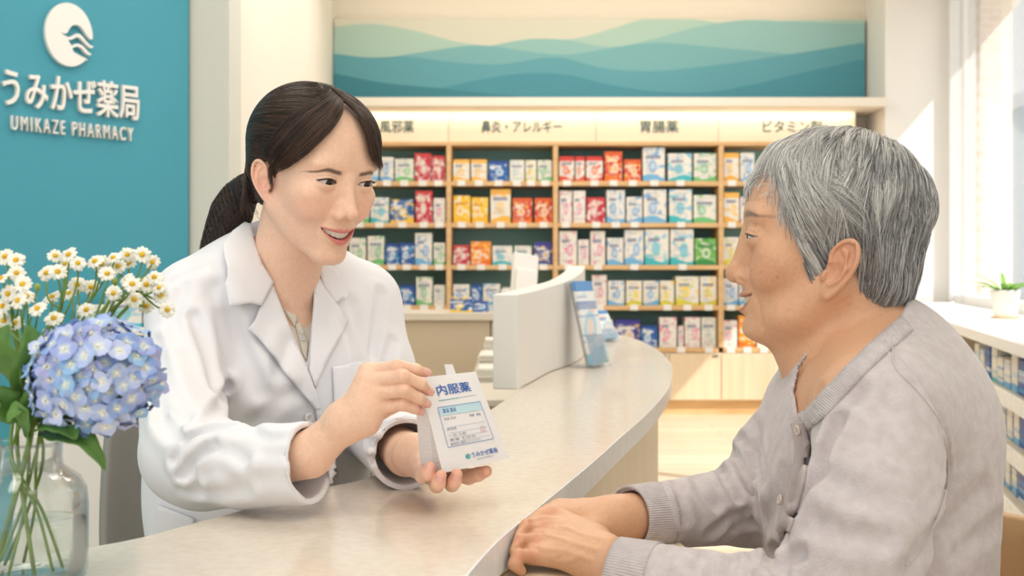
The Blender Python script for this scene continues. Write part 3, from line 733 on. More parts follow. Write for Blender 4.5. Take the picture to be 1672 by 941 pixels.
for si, z in enumerate(ZS[:3]):
    for bi in range(0, 3):
        y = DIV[bi]+(.085 if bi else .30); k = 0
        while y < DIV[bi+1]-.10:
            if bi == 2 and y > DIV[bi]+.75 or k > 15: break
            w = rr.uniform(.07, .09); h = rr.uniform(.075, .105) if si else rr.uniform(.08, .115)
            kd = rr.choice(['wg', 'wt', 'ww', 'wg']) if bi == 2 else kinds[(cnt*3+k*2+si) % len(kinds)]
            M_ = Matrix.Translation((.57+.2574*y, y, 0)); p = Vector((.57+.2574*y, y, z+.0005))+wo*.035
            g = G().box((0, -w/2, 0), (.1, w/2, h)).box((.002, -w/2+.003, h), (.098, w/2-.003, h+.0012))
            o = g.build('medicine_carton', K[kd][0]); o.location = p; o.rotation_euler = (0, 0, math.atan2(wo.y, wo.x)+rr.uniform(-.04, .04))
            md = o.modifiers.new('bevel', 'BEVEL'); md.width = .0015
            tag(o, f'{K[kd][1]} carton, {["first","second","third","fourth","fifth","sixth","seventh","eighth","ninth","tenth","eleventh","twelfth","thirteenth","fourteenth","fifteenth","sixteenth"][k]} from near end, {SN[si]}, {["near","middle","far"][bi]} bay under window', 'medicine box', 'cartons under the window')
            y += w+rr.uniform(.012, .03); k += 1
        cnt += 1
# potted plant on the sill
pp = Vector((1.955, 4.37, SILL+.0005))
pot = thing('potted_plant', 'small green leafy plant in a white pot on the window sill', 'plant', tuple(pp))
G().lathe([(.0, .006), (.036, .006), (.040, .0), (.043, .006), (.055, .10), (.058, .112), (.052, .112), (.050, .096), (.0, .094)], 28, Matrix.Translation(pp), cap=False).build('pot', M_whitegloss, pot, smooth=True)
G().lathe([(.0, .0), (.05, .0), (.055, .006), (.0, .0065)], 24, Matrix.Translation(pp-Vector((0, 0, .0)))).build('saucer', M_wood, pot)
M_leafg = mat('plant_leaf', rgb(140, 190, 90), .45, rgb(110, 165, 70), 20)
M_soil = mat('soil', rgb(80, 62, 48), .9)
G().lathe([(.0, .0945), (.05, .0945), (.0, .100)], 20, Matrix.Translation(pp), cap=False).build('soil', M_soil, pot)
def blade(base, az, L_, lift, droop, w, n=8):
    vs = []; fs = []; d = Vector((math.cos(az), math.sin(az), 0)); s_ = Vector((-d.y, d.x, 0))
    for i in range(n+1):
        t = i/n; p = base+d*(L_*t*math.cos(lift*(1-t*droop)))+Vector((0, 0, L_*(math.sin(lift)*t-droop*.55*t*t)))
        ww = w*(math.sin(math.pi*min(1, .12+.88*t))**.8)*(1 if t < .98 else .2)
        vs += [p-s_*ww, p+Vector((0, 0, -.25*ww)), p+s_*ww]
    for i in range(n): k = i*3; fs += [(k, k+1, k+4, k+3), (k+1, k+2, k+5, k+4)]
    return G().add(vs, fs)
for k in range(15):
    a = k*2.399; blade(pp+Vector((.012*math.cos(a), .012*math.sin(a), .094)), a, rr.uniform(.10, .15), rr.uniform(.7, 1.35), rr.uniform(.5, 1.0), rr.uniform(.008, .013)).build('leaf', M_leafg, pot, smooth=True, solid=.0012)
# wooden chair under the customer
M_chw = mat('customer_chair_wood', rgb(206, 166, 122), .4, rgb(188, 146, 102), 4, 6, (.3, .7), (3, 3, .8))
cc = thing('wooden_chair', 'curved light wood chair back behind the customer', 'chair', (.62, 1.22, FLOOR))
vs = []; fs = []; nu = 16
for i in range(nu+1):
    a = math.radians(-75+150*i/nu)
    for j in range(7):
        z = .48+.19*j/6; vs.append((.415+math.cos(a)*(.225+.03*j/6), 1.26+math.sin(a)*.235, z))
for i in range(nu):
    for j in range(6): k = i*7+j; fs.append((k, k+7, k+8, k+1))
G().add(vs, fs).build('backrest', M_chw, cc, smooth=True, solid=.018, bevel=.006)
G().prism([(.415+.22*math.cos(t)*1.0, 1.26+.23*math.sin(t)) for t in np.linspace(0, 2*math.pi, 28, endpoint=False)], .40, .43).build('seat', M_chw, cc, bevel=.01)
for sx_, sy_ in ((-1, -1), (-1, 1), (1, -1), (1, 1)):
    G().tube([(.415+sx_*.14, 1.26+sy_*.15, .40), (.415+sx_*.19, 1.26+sy_*.2, FLOOR)], [.019, .014], 10).build('leg', M_chw, cc, smooth=True)
for sy_ in (-1, 1):
    G().tube([(.415+.15, 1.26+sy_*.13, .42), (.415+.215, 1.26+sy_*.12, .56)], .012, 8).build('back_post', M_chw, cc, smooth=True)
# ================================================================== SIGNED-DISTANCE SCULPTING (numpy)
f32 = np.float32
def V3(p): return np.array(p, dtype=f32)
def s_sph(P, c, r): return np.linalg.norm(P-V3(c), axis=1)-f32(r)
def s_ell(P, c, r, R=None):
    q = P-V3(c)
    if R is not None: q = q @ R           # columns of R are the ellipsoid's axes
    r = V3(r); k0 = np.linalg.norm(q/r, axis=1); k1 = np.linalg.norm(q/(r*r), axis=1)
    return k0*(k0-1)/np.maximum(k1, 1e-6)
def s_cap(P, a, b, ra, rb=None):
    rb = ra if rb is None else rb
    a = V3(a); d = V3(b)-a; q = P-a; t = np.clip((q @ d)/max(1e-9, float(d @ d)), 0, 1)
    return np.linalg.norm(q-t[:, None]*d, axis=1)-(f32(ra)+f32(rb-ra)*t)
def s_box(P, c, h, R=None, r=0.0):
    q = P-V3(c)
    if R is not None: q = q @ R
    q = np.abs(q)-(V3(h)-f32(r)); return np.linalg.norm(np.maximum(q, 0), axis=1)+np.minimum(q.max(axis=1), 0)-f32(r)
def smin(a, b, k):
    h = np.clip(.5+.5*(b-a)/f32(k), 0, 1); return b*(1-h)+a*h-f32(k)*h*(1-h)
def smax(a, b, k): return -smin(-a, -b, k)
def s_chain(P, pts, rad, k=None):
    d = None
    for i in range(len(pts)-1):
        e = s_cap(P, pts[i], pts[i+1], rad[i], rad[i+1])
        d = e if d is None else (np.minimum(d, e) if not k else smin(d, e, k))
    return d
def near(P, c, r):
    return np.nonzero(((P-V3(c))**2).sum(axis=1) < r*r)[0]
def local(P, d, c, r, fn):
    """d[near c] = fn(P, d) — edits only points within r of c"""
    i = near(P, c, r)
    if len(i): d[i] = fn(P[i], d[i])
    return d
def bspl(pts, n=8):
    """Catmull-Rom through 3D points"""
    pts = [np.array(p, float) for p in pts]; out = []
    for i in range(len(pts)-1):
        p0, p1, p2, p3 = [pts[max(0, min(len(pts)-1, i+k))] for k in (-1, 0, 1, 2)]
        for j in range(n):
            t = j/n; out.append(.5*((2*p1)+(p2-p0)*t+(2*p0-5*p1+4*p2-p3)*t*t+(3*p1-p0-3*p2+p3)*t**3))
    out.append(pts[-1]); return out

def sdf_eval(f, P, chunk=400000):
    P = np.asarray(P, dtype=f32); out = np.empty(len(P), f32)
    for i in range(0, len(P), chunk): out[i:i+chunk] = f(P[i:i+chunk])
    return out
def sdf_grad(f, P, e):
    g = np.empty((len(P), 3), f32)
    for k in range(3):
        d = np.zeros(3, f32); d[k] = e; g[:, k] = sdf_eval(f, P+d)-sdf_eval(f, P-d)
    return g/np.maximum(np.linalg.norm(g, axis=1), 1e-9)[:, None]

def surface_nets(f, lo, hi, h, slack=1.6, project=1):
    """sparse surface nets; returns verts (N,3), quads (M,4)"""
    lo = np.array(lo, float); hi = np.array(hi, float); B = 8; H = B*h
    nb = np.ceil((hi-lo)/H).astype(int)
    ix = np.stack(np.meshgrid(*[np.arange(n) for n in nb], indexing='ij'), -1).reshape(-1, 3)
    cen = lo+(ix+.5)*H
    dv = sdf_eval(f, cen); ix = ix[np.abs(dv) < H*.867*slack]
    off = np.stack(np.meshgrid(*[np.arange(B+1)]*3, indexing='ij'), -1).reshape(-1, 3)
    NX = nb*B+2
    def key(c): return (c[..., 0]*NX[1]+c[..., 1])*NX[2]+c[..., 2]
    VK = []; VP = []; QE = []
    for s in range(0, len(ix), 400):
        bx = ix[s:s+400]; gi = (bx*B)[:, None, :]+off[None]
        val = sdf_eval(f, (lo+gi.reshape(-1, 3)*h)).reshape(len(bx), B+1, B+1, B+1)
        ins = val < 0
        cnt = np.zeros((len(bx), B, B, B), np.int16); acc = np.zeros((len(bx), B, B, B, 3), f32); ne = np.zeros((len(bx), B, B, B), np.int16)
        for ax in range(3):
            sl0 = [slice(None)]*4; sl1 = [slice(None)]*4; sl0[ax+1] = slice(0, B); sl1[ax+1] = slice(1, B+1)
            a = val[tuple(sl0)]; b = val[tuple(sl1)]; cr = (a < 0) != (b < 0)
            t = np.where(cr, a/np.where(cr, a-b, 1), 0)
            o1, o2 = [k for k in range(3) if k != ax]
            for d1 in (0, 1):
                for d2 in (0, 1):
                    sl = [slice(None)]*4; sl[o1+1] = slice(d1, d1+B); sl[o2+1] = slice(d2, d2+B)
                    c = cr[tuple(sl)]; ne += c
                    acc[..., ax] += np.where(c, t[tuple(sl)], 0); acc[..., o1] += c*d1; acc[..., o2] += c*d2
            # edges owned: base index in 0..B-1 on all axes
            slb = [slice(None)]+[slice(0, B)]*3
            w = np.argwhere(cr[tuple(slb)])
            if len(w):
                g0 = bx[w[:, 0]]*B+w[:, 1:]; flip = ins[w[:, 0], w[:, 1], w[:, 2], w[:, 3]]
                QE.append((ax, g0, flip))
        w = np.argwhere(ne > 0)
        if len(w):
            i4 = tuple(w.T); g0 = bx[w[:, 0]]*B+w[:, 1:]
            VK.append(key(g0)); VP.append(lo+(g0+acc[i4]/ne[i4][:, None])*h)
    VK = np.concatenate(VK); VP = np.concatenate(VP); o = np.argsort(VK); VK = VK[o]; VP = VP[o]
    Q = []
    for ax, g0, flip in QE:
        o1, o2 = [(1, 2), (2, 0), (0, 1)][ax]
        cs = []
        for d1, d2 in ((0, 0), (1, 0), (1, 1), (0, 1)):
            c = g0.copy(); c[:, o1] -= d1; c[:, o2] -= d2; cs.append(key(c))
        cs = np.stack(cs, 1); j = np.searchsorted(VK, cs); j = np.minimum(j, len(VK)-1)
        ok = (VK[j] == cs).all(axis=1) & (g0[:, [o1, o2]] > 0).all(axis=1); j = j[ok]; fl = flip[ok]
        j[~fl] = j[~fl][:, ::-1]; Q.append(j)
    Q = np.concatenate(Q)
    for _ in range(project):
        e = h*.5; g = np.empty((len(VP), 3)); d0 = sdf_eval(f, VP)
        for k in range(3):
            d = np.zeros(3); d[k] = e; g[:, k] = (sdf_eval(f, VP+d)-sdf_eval(f, VP-d))/(2*e)
        n2 = (g*g).sum(1); st = d0/np.maximum(n2, .25); st = np.clip(st, -.6*h, .6*h)
        VP = VP-g*st[:, None]
    return VP, Q

def np_mesh(name, V, Q, m, parent=None, smooth=True, col=None):
    me = bpy.data.meshes.new(name); me.vertices.add(len(V)); me.vertices.foreach_set('co', np.asarray(V, f32).ravel())
    n = Q.shape[1]
    me.loops.add(Q.size); me.loops.foreach_set('vertex_index', Q.astype(np.int32).ravel())
    me.polygons.add(len(Q)); me.polygons.foreach_set('loop_start', np.arange(0, Q.size, n, dtype=np.int32)); me.polygons.foreach_set('loop_total', np.full(len(Q), n, np.int32))
    me.polygons.foreach_set('use_smooth', np.full(len(Q), smooth))
    me.update(calc_edges=True); me.validate()
    if col is not None:
        a = me.attributes.new('Col', 'FLOAT_COLOR', 'POINT'); c = np.ones((len(V), 4), f32); c[:, :3] = col; a.data.foreach_set('color', c.ravel())
    for x in (m if isinstance(m, (list, tuple)) else [m]): me.materials.append(x)
    o = bpy.data.objects.new(name, me); C.objects.link(o)
    if parent is not None: put(o, parent)
    return o

def march(f, px, py, y0=.7, y1=2.2, steps=60):
    """hit a surface along the sight line of photo points -> 3D points (N,3) and a hit flag"""
    px = np.atleast_1d(np.asarray(px, float)); py = np.atleast_1d(np.asarray(py, float))
    D = np.stack([(px-836)/F, np.ones_like(px), -(py-HOR)/F], 1); L = np.linalg.norm(D, axis=1)[:, None]; D = D/L
    t = y0*L[:, 0]; O = np.array([0, 0, CAM_Z]); d = None
    for _ in range(steps):
        P = O+D*t[:, None]; d = sdf_eval(f, P); t = t+np.clip(d*.8, -.02, .05)
    return O+D*t[:, None], (np.abs(d) < .004) & (t < y1*L[:, 0]+.2)

def hair_curves(name, strands, radii, m, parent=None, taper=True):
    """strands: (N,K,3) array; radii: (N,) root radius"""
    N, Kp, _ = strands.shape
    hc = bpy.data.hair_curves.new(name); hc.add_curves([Kp]*N)
    hc.attributes['position'].data.foreach_set('vector', np.asarray(strands, f32).ravel())
    ra = hc.attributes.get('radius') or hc.attributes.new('radius', 'FLOAT', 'POINT')
    t = np.linspace(0, 1, Kp); prof = np.interp(t, [0, .3, .75, 1], [.8, 1, .8, .15]) if taper else np.ones(Kp)
    ra.data.foreach_set('value', (np.asarray(radii)[:, None]*prof[None]).astype(f32).ravel())
    hc.materials.append(m)
    o = bpy.data.objects.new(name, hc); C.objects.link(o)
    if parent is not None: put(o, parent)
    return o

# ------------------------------------------------------------------ faces (units: mm, front = -y, origin between the eyes' depth)
def head_sdf(P, old=False):
    d = s_ell(P, (0, 14, 32), (71, 90, 76))
    d = smin(d, s_ell(P, (0, -26, 34), (58, 54, 54)), 22)
    d = smin(d, s_ell(P, (0, -26, -30), (58, 54, 76)), 24)
    ax = np.abs(P[:, 0]); Q = P.copy(); Q[:, 0] = ax                        # mirrored half
    if not old:
        d = smin(d, s_cap(Q, (50, 2, -52), (13, -62, -99), 13, 13), 22)
        d = smin(d, s_ell(P, (0, -70, -101), (17, 15, 13)), 16)
        d = smin(d, s_ell(Q, (41, -52, -24), (19, 21, 22)), 20)             # cheekbone
        d = smin(d, s_ell(Q, (35, -63, -40), (17, 16, 15)), 14)             # smiling cheek
        d = smin(d, s_ell(P, (0, -66, -66), (29, 22, 26)), 16)              # muzzle
    else:
        d = smin(d, s_cap(Q, (52, 4, -54), (15, -60, -99), 16, 15), 22)
        d = smin(d, s_ell(P, (0, -71, -100), (19, 16, 14)), 14)
        d = smin(d, s_ell(Q, (43, -52, -24), (20, 22, 22)), 20)
        d = smin(d, s_ell(Q, (37, -63, -42), (17, 17, 17)), 12)
        d = smin(d, s_ell(Q, (36, -36, -86), (15, 24, 16)), 22)             # jowl
        d = smin(d, s_ell(P, (0, -64, -66), (29, 23, 26)), 16)
    d = smin(d, s_ell(Q, (25, -70, 22), (24, 9, 9)), 18)                    # brow ridge
    d = smin(d, s_ell(P, (0, -70, -16), (17, 17, 30)), 14)                  # root of the nose
    # eye sockets
    d = smax(d, -s_ell(Q, (32, -100.5, 3), (17, 14, 10)), 12)
    d = smax(d, -s_ell(Q, (18, -95, 2), (7, 9, 11)), 10)
    if not old: d = smin(d, s_ell(Q, (36, -67.5, -19), (20, 10, 12)), 13)
    # nose
    i = near(P, (0, -92, -24), 52)
    if len(i):
        p = P[i]; q = Q[i]; e = d[i]
        if not old:
            e = smin(e, s_cap(p, (0, -82, 6), (0, -98, -33), 4.6, 6.8), 9)
            e = smin(e, s_sph(p, (0, -100, -37), 7.8), 6)
            e = smin(e, s_ell(q, (6.5, -86, -33), (8, 9, 12)), 6)
            e = smin(e, s_ell(q, (11.5, -87, -42), (6.4, 9, 6.4)), 5)
            e = smax(e, -s_ell(q, (6.0, -95, -48.8), (3.0, 4.6, 2.6)), 2.5)
        else:
            e = smin(e, s_cap(p, (0, -77, 4), (0, -92, -33), 6.5, 9), 13)
            e = smin(e, s_sph(p, (0, -95, -40), 10), 8)
            e = smin(e, s_ell(q, (13, -84, -45), (8.5, 11, 8.5)), 6)
            e = smax(e, -s_ell(q, (7.5, -91, -53), (4.0, 6, 3.4)), 2.5)
        e = smax(e, -s_cap(p, (0, -98, -54), (0, -96, -62), 2.0, 2.2), 4)    # philtrum
        d[i] = e
    # eyelids around the eyeballs, then the opening
    EX, EY, ER = 31.0, -71.5, 12.0
    i = near(Q, (EX, EY-8, 0), 26)
    if len(i):
        q = Q[i]; e = d[i]; x = q[:, 0]-EX; z = q[:, 2]
        e = smin(e, s_ell(q, (EX, EY, 0), (14.6, 13.9, 13.2)), 5)
        u = np.clip(x/14.0, -1, 1)
        if not old: zu = 5.0*(1-u*u)**.8+.9*u; zl = -2.5*(1-u*u)**.8+.9*u
        else: zu = 3.0*(1-u*u)**.8-1.0*u; zl = -2.4*(1-u*u)**.8-1.0*u
        op = np.maximum(z-zu, zl-z)*.85
        op = np.maximum(op, q[:, 1]-(EY+2)); op = np.maximum(op, np.abs(x)-13.6)
        e = smax(e, -op, 1.0)
        # lid crease above
        zc = zu+4.0; cr = np.sqrt(((z-zc)*.9)**2+(np.maximum(0, np.abs(x)-12))**2)
        e = e+.75*np.exp(-(cr/1.1)**2)*(np.abs(x) < 15)
        # soft tear-trough under a smiling eye
        zb = zl-5.5; e = e-(.9 if not old else 1.4)*np.exp(-((z-zb)/2.6)**2)*np.exp(-(x/13)**2)
        d[i] = e
    # mouth
    i = near(P, (0, -84, -70), 46)
    if len(i):
        p = P[i]; e = d[i]; x = p[:, 0]; ax_ = np.abs(x); z = p[:, 2]; MW = 27.0 if not old else 25.0
        u = np.clip(ax_/MW, 0, 1.15)
        zc = -70+8.0*u**2; ym = -87.5+17*u**2+(0 if not old else 1)
        hu = (4.6 if not old else 4.0)*np.clip(1-u*u, 0, 1)**.8; hl = (5.2 if not old else 7.5)*np.clip(1-u**2, 0, 1)**.7
        zu = zc+hu; zl = zc-hl
        lipu = np.sqrt((z-(zu+2.2))**2+((p[:, 1]-ym)*.8)**2)-(3.3 if not old else 2.6)*np.clip(1.1-u*.8, .25, 1)
        lipl = np.sqrt((z-(zl-3.0))**2+((p[:, 1]-ym-1)*.8)**2)-(4.6 if not old else 3.7)*np.clip(1.08-u*.85, .22, 1)
        far = np.maximum(0, ax_-MW)
        e = smin(e, lipu+far, 3.5); e = smin(e, lipl+far, 3.5)
        op = np.maximum(z-zu, zl-z); op = np.maximum(op, p[:, 1]-(ym+16)); op = np.maximum(op, ax_-MW+1)
        e = smax(e, -op, 1.4)
        # crease under the lower lip; smile folds
        e = e+1.3*np.exp(-(((z-(zl-11))/3.2)**2))*np.exp(-(x/15)**2)
        d[i] = e
    if True:
        fold = [(17, -88, -46), (26, -80, -54), (31, -74, -66), (31, -70, -80)] if not old else [(17, -90, -46), (27, -80, -56), (33, -73, -70), (33, -68, -88), (30, -66, -98)]
        i = near(Q, (28, -78, -66), 44)
        if len(i):
            c = s_chain(Q[i], fold, [0]*len(fold)); d[i] = d[i]+(.8 if not old else 2.8)*np.exp(-(c/(3.4 if not old else 2.8))**2)
    # ears
    i = near(Q, (72, 8, -22), 56)
    if len(i):
        q = Q[i]; e = d[i]; a = math.radians(24)
        # ear frame: U = backwards/outwards, Vv = up, N = outwards
        U = V3((math.sin(a), math.cos(a), 0)); N = V3((math.cos(a), -math.sin(a), 0)); c0 = V3((64.5, 9, -21)) if not old else V3((68, 2, -36))
        r = q-c0; u = r @ U; n = r @ N; v = r[:, 2]; u = u-(.2 if not old else .3)*v
        E = np.stack([u, v, n], 1).astype(f32); sc = .86 if not old else 1.02; E = E/sc
        k = s_ell(E, (7, 2, 1), (14.5, 27, 3.2))
        k = smin(k, s_ell(E, (2, -22, .5), (8, 9, 3.4)), 4)
        rim = [(-4, 8, 3), (-5, 18, 3.5), (2, 27, 4.2), (12, 28.5, 4.6), (20, 20, 4.8), (22.5, 6, 4.6), (19, -8, 3.8), (11, -20, 2.5), (3, -28, 1.2)]
        k = smin(k, s_chain(E, bspl(rim, 3), np.linspace(2.6, 2.6, 25)), 2.2)
        anti = [(6, 20, 3), (13, 12, 4.2), (14, 0, 4.6), (9, -11, 4.2), (2, -15, 3.5)]
        k = smin(k, s_chain(E, bspl(anti, 3), np.full(13, 2.7)), 2.5)
        k = smin(k, s_ell(E, (-6.5, -6, 3.0), (3.4, 5.5, 3.4)), 3)              # tragus
        k = smax(k, -s_ell(E, (3, -3, 5.5), (7.5, 10, 4.9)), 2.5)               # concha
        k = smax(k, -s_ell(E, (15.5, 14, 6.2), (2.6, 12, 3.2)), 2)
        e = smin(e, k*sc, 3.5)
        d[i] = e
    if old:
        rng = random.Random(5)
        # crow's feet, forehead lines, cheek lines
        L = []
        for k_, (dy, dz) in enumerate(((22, 9), (25, 3), (25, -4), (23, -11), (19, -17))):
            L.append(([(45, -62, 0-k_*.9), (45+6, -62+dy*.5, dz*.55-k_*.5), (45+12, -62+dy, dz)], 1.0, 1.0))
        for z_ in (38, 46, 54): L.append(([(4, -84, z_), (30, -78, z_+1), (46, -62, z_-2)], .8, 1.5))
        L.append(([(40, -58, -50), (47, -40, -62), (48, -30, -80)], .9, 2.2)); L.append(([(36, -72, -20), (46, -60, -24), (52, -46, -20)], .7, 1.2)); L.append(([(34, -66, -60), (40, -56, -72), (42, -46, -88)], .9, 2.0)); L.append(([(22, -80, -84), (25, -74, -92), (24, -68, -100)], .9, 1.8)); L.append(([(20, -84, 10), (32, -82, 11), (44, -72, 5)], .8, 1.1)); pass
        L.append(([(24, -84, -14), (34, -78, -18), (44, -70, -14)], .7, 1.6))
        for pts, amp, w in L:
            i = near(Q, pts[1], 40)
            if len(i): c = s_chain(Q[i], pts, [0]*3); d[i] = d[i]+amp*np.exp(-(c/w)**2)
    return d
# ================================================================== PEOPLE: shared
M_skin_y = mat('skin_fair', (1, 1, 1, 1), .42, (.93, .90, .88, 1), 260, 3, (.3, .7), sss=.12, attr='Col', bump=.04, bscale=700, bdist=.0006)
M_skin_o = mat('skin_aged', (1, 1, 1, 1), .46, (.92, .89, .87, 1), 260, 4, (.3, .72), sss=.10, attr='Col', bump=.16, bscale=520, bdist=.0008)
M_teeth = mat('teeth', rgb(238, 230, 216), .25, coat=.3)
def eye_mat():
    m = bpy.data.materials.new('eye'); m.use_nodes = True
    n = m.node_tree.nodes; l = m.node_tree.links; p = n['Principled BSDF']; p.inputs['Roughness'].default_value = .08
    a = n.new('ShaderNodeAttribute'); a.attribute_name = 'Col'; l.new(a.outputs['Color'], p.inputs['Base Color'])
    return m
M_eye = eye_mat()
M_lash = mat('eyelash', rgb(28, 20, 18), .6)

class Head:
    """placement of a head: world matrix from the mid-eye point, yaw, nod and roll; f(P) is its surface in metres"""
    def __init__(s, origin, yaw, nod, roll, scale, old):
        R = (Matrix.Rotation(yaw, 3, 'Z') @ Matrix.Rotation(nod, 3, 'X') @ Matrix.Rotation(roll, 3, 'Y'))
        s.R = np.array(R, float); s.sc = scale; s.old = old
        s.o = np.array(origin, float)
    def loc(s, P): return ((np.asarray(P)-s.o) @ s.R*(1000.0/s.sc)).astype(f32)
    def wor(s, L): return s.o+(np.asarray(L, float)*(s.sc/1000.0)) @ s.R.T
    def f(s, P): return head_sdf(s.loc(P), s.old)*f32(s.sc/1000.0)

def skin_colors(V, head, old, base):
    """albedo of the skin: lips, cheeks, ears, brows (local mm coordinates of the head)"""
    L = head.loc(V); x, y, z = L[:, 0], L[:, 1], L[:, 2]; ax = np.abs(x)
    col = np.tile(np.array(base)[None], (len(V), 1)).astype(f32)
    def mixc(w, c):
        w = np.clip(w, 0, 1)[:, None]; col[:] = col*(1-w)+np.array(c, f32)[None]*w
    inh = (np.abs(x) < 100) & (np.abs(y) < 125) & (z > -125) & (z < 125)
    g = lambda cx, cy, cz, s: np.exp(-(((ax-cx)/s)**2+((y-cy)/s)**2+((z-cz)/s)**2))*inh
    blush = np.array(rgb(246, 176, 160)[:3]) if not old else np.array(rgb(206, 138, 108)[:3])
    mixc(.5*g(42, -64, -34, 22), blush); mixc(.35*g(0, -102, -38, 13), blush); mixc(.5*g(72, 8, -24, 26)*1.0, blush)
    if old:
        rng = np.random.RandomState(4)
        for k in range(46):
            a = (rng.uniform(20, 66), rng.uniform(-80, -15), rng.uniform(-90, 50)); s = rng.uniform(.8, 1.7)
            i = inh & (np.sqrt((ax-a[0])**2*.15+(y-a[1])**2+(z-a[2])**2) < s*2)
            w = np.exp(-((y-a[1])**2+(z-a[2])**2)/s**2)*i*(rng.uniform(.2, .5)); mixc(w, rgb(150, 100, 72)[:3])
    # brows
    fr = (y < -40) & inh
    zb = (14.5-((ax-30)/24.0)**2*4.0-(ax-20)*.10+3.6*np.exp(-((ax-36)/10.0)**2)) if not old else (25-((ax-28)/20.0)**2*3.0)
    wb = (3.0-np.clip(ax-34, 0, 20)*.11) if not old else (4.2-np.clip(ax-30, 0, 20)*.12)
    b = np.exp(-(np.abs(z-zb)/np.maximum(wb, .5))**4)*fr*np.clip((ax-12)/5, 0, 1)*np.clip((57-ax)/8, 0, 1)
    st = .92+.08*np.sin(x*1.3+z*2.1)
    mixc(b*st*(.95 if not old else .85), rgb(84, 62, 50)[:3] if not old else rgb(104, 90, 82)[:3])
    # lips
    MW = 25.0 if old else 27.0; u = np.clip(ax/MW, 0, 1.15); zc = -70+8.0*u**2
    hu = (4.6 if not old else 4.0)*np.clip(1-u*u, 0, 1)**.8; hl = (5.2 if not old else 7.5)*np.clip(1-u*u, 0, 1)**.7
    tu = (5.6 if not old else 4.0)*np.clip(1.1-u*.8, .2, 1); tl = (7.6 if not old else 6.0)*np.clip(1.08-u*.85, .2, 1)
    bow = 1.2*np.exp(-(ax/3.0)**2)
    top = zc+hu+tu-bow; bot = zc-hl-tl
    w = 1/(1+np.exp(np.clip((z-top)/.5, -30, 30)))*1/(1+np.exp(np.clip((bot-z)/.6, -30, 30)))*(ax < MW+1)*fr
    mixc(w*(.88 if not old else .7), rgb(214, 112, 112)[:3] if not old else rgb(168, 96, 92)[:3])
    ym = -87.5+17*u**2
    mixc(((z < zc+hu-.2) & (z > zc-hl+.2) & (ax < MW) & (y > ym+4.5) & fr).astype(f32), rgb(96, 38, 36)[:3])
    # lid rims a touch darker
    EX = 31; uu = np.clip((ax-EX)/14.0, -1, 1)
    zu = (5.0 if not old else 3.0)*(1-uu*uu)**.8+(.9 if not old else -1)*uu
    mixc(.75*np.exp(-((z-zu-.5)/.8)**2)*(np.abs(ax-EX) < 14)*fr*(y < -75), rgb(70, 46, 40)[:3])
    mixc(.25*np.exp(-(((z-zu-4.0)/1.0)**2))*(np.abs(ax-EX) < 14)*fr*(y < -70), rgb(150, 98, 78)[:3])  # lid crease: its shade put into the skin colour
    return col

def add_eyes(head, parent, gaze, iris):
    """two eyeballs with irises turned to the local direction `gaze`"""
    gz = np.array(gaze, float); gz /= np.linalg.norm(gz)
    for sx_ in (-1, 1):
        c = np.array([31.0*sx_, -71.5, 0.0])
        g = G().ball((0, 0, 0), 12.0, 48, 84, Vector(gz).to_track_quat('Z', 'Y').to_matrix())
        v = np.array([tuple(p) for p in g.v]); n = v/np.linalg.norm(v, axis=1)[:, None]; a = np.degrees(np.arccos(np.clip(n @ gz, -1, 1)))
        v = v*(1+.02*np.exp(-(a/24)**2))[:, None]
        col = np.tile(np.array(rgb(222, 214, 210)[:3]), (len(v), 1))
        col[a < 30] = rgb(40, 26, 20)[:3]; col[a < 26.5] = rgb(*iris)[:3]; col[a < 12] = (.004, .004, .004)
        V = head.wor(v+c); me = bpy.data.meshes.new('eyeball'); me.from_pydata([tuple(p) for p in V], [], g.f); me.update()
        at = me.attributes.new('Col', 'FLOAT_COLOR', 'POINT'); cc_ = np.ones((len(v), 4), f32); cc_[:, :3] = col; at.data.foreach_set('color', cc_.ravel())
        me.polygons.foreach_set('use_smooth', [True]*len(me.polygons)); me.materials.append(M_eye)
        o = bpy.data.objects.new('eyeball', me); C.objects.link(o); put(o, parent)

def add_lashes(head, parent, old):
    for sx_ in (-1, 1):
        pts = []; 
        for u in np.linspace(-.97, .99, 15):
            x = 31+14*u
            zu = (5.0 if not old else 3.0)*(1-u*u)**.8+(.9 if not old else -1)*u
            yy = -71.5-math.sqrt(max(1, 13.6**2-(14*u)**2*.86-zu*zu))
            pts.append((sx_*x, yy-.5, zu+.2))
        W_ = [tuple(p) for p in head.wor(pts)]
        r = [head.sc/1000*(.30+.62*(i/14.0))*(1 if i < 14 else .4)*(1.0 if not old else .6) for i in range(15)]
        g = G().tube(W_, r, 6)
        if not old:
            for i in range(2, 15):
                p = np.array(pts[i]); k = i/14.0
                tip = p+np.array([sx_*(1.2+3.4*k), -3.2+1.2*k, 2.2+1.0*k]); mid = p+np.array([sx_*(.5+1.2*k), -2.0, .5])
                w = head.wor([p, mid, tip]); g.tube([tuple(q) for q in w], [head.sc/1000*.38, head.sc/1000*.3, head.sc/1000*.08], 4)
        g.build('eyelashes', M_lash, parent, smooth=True)

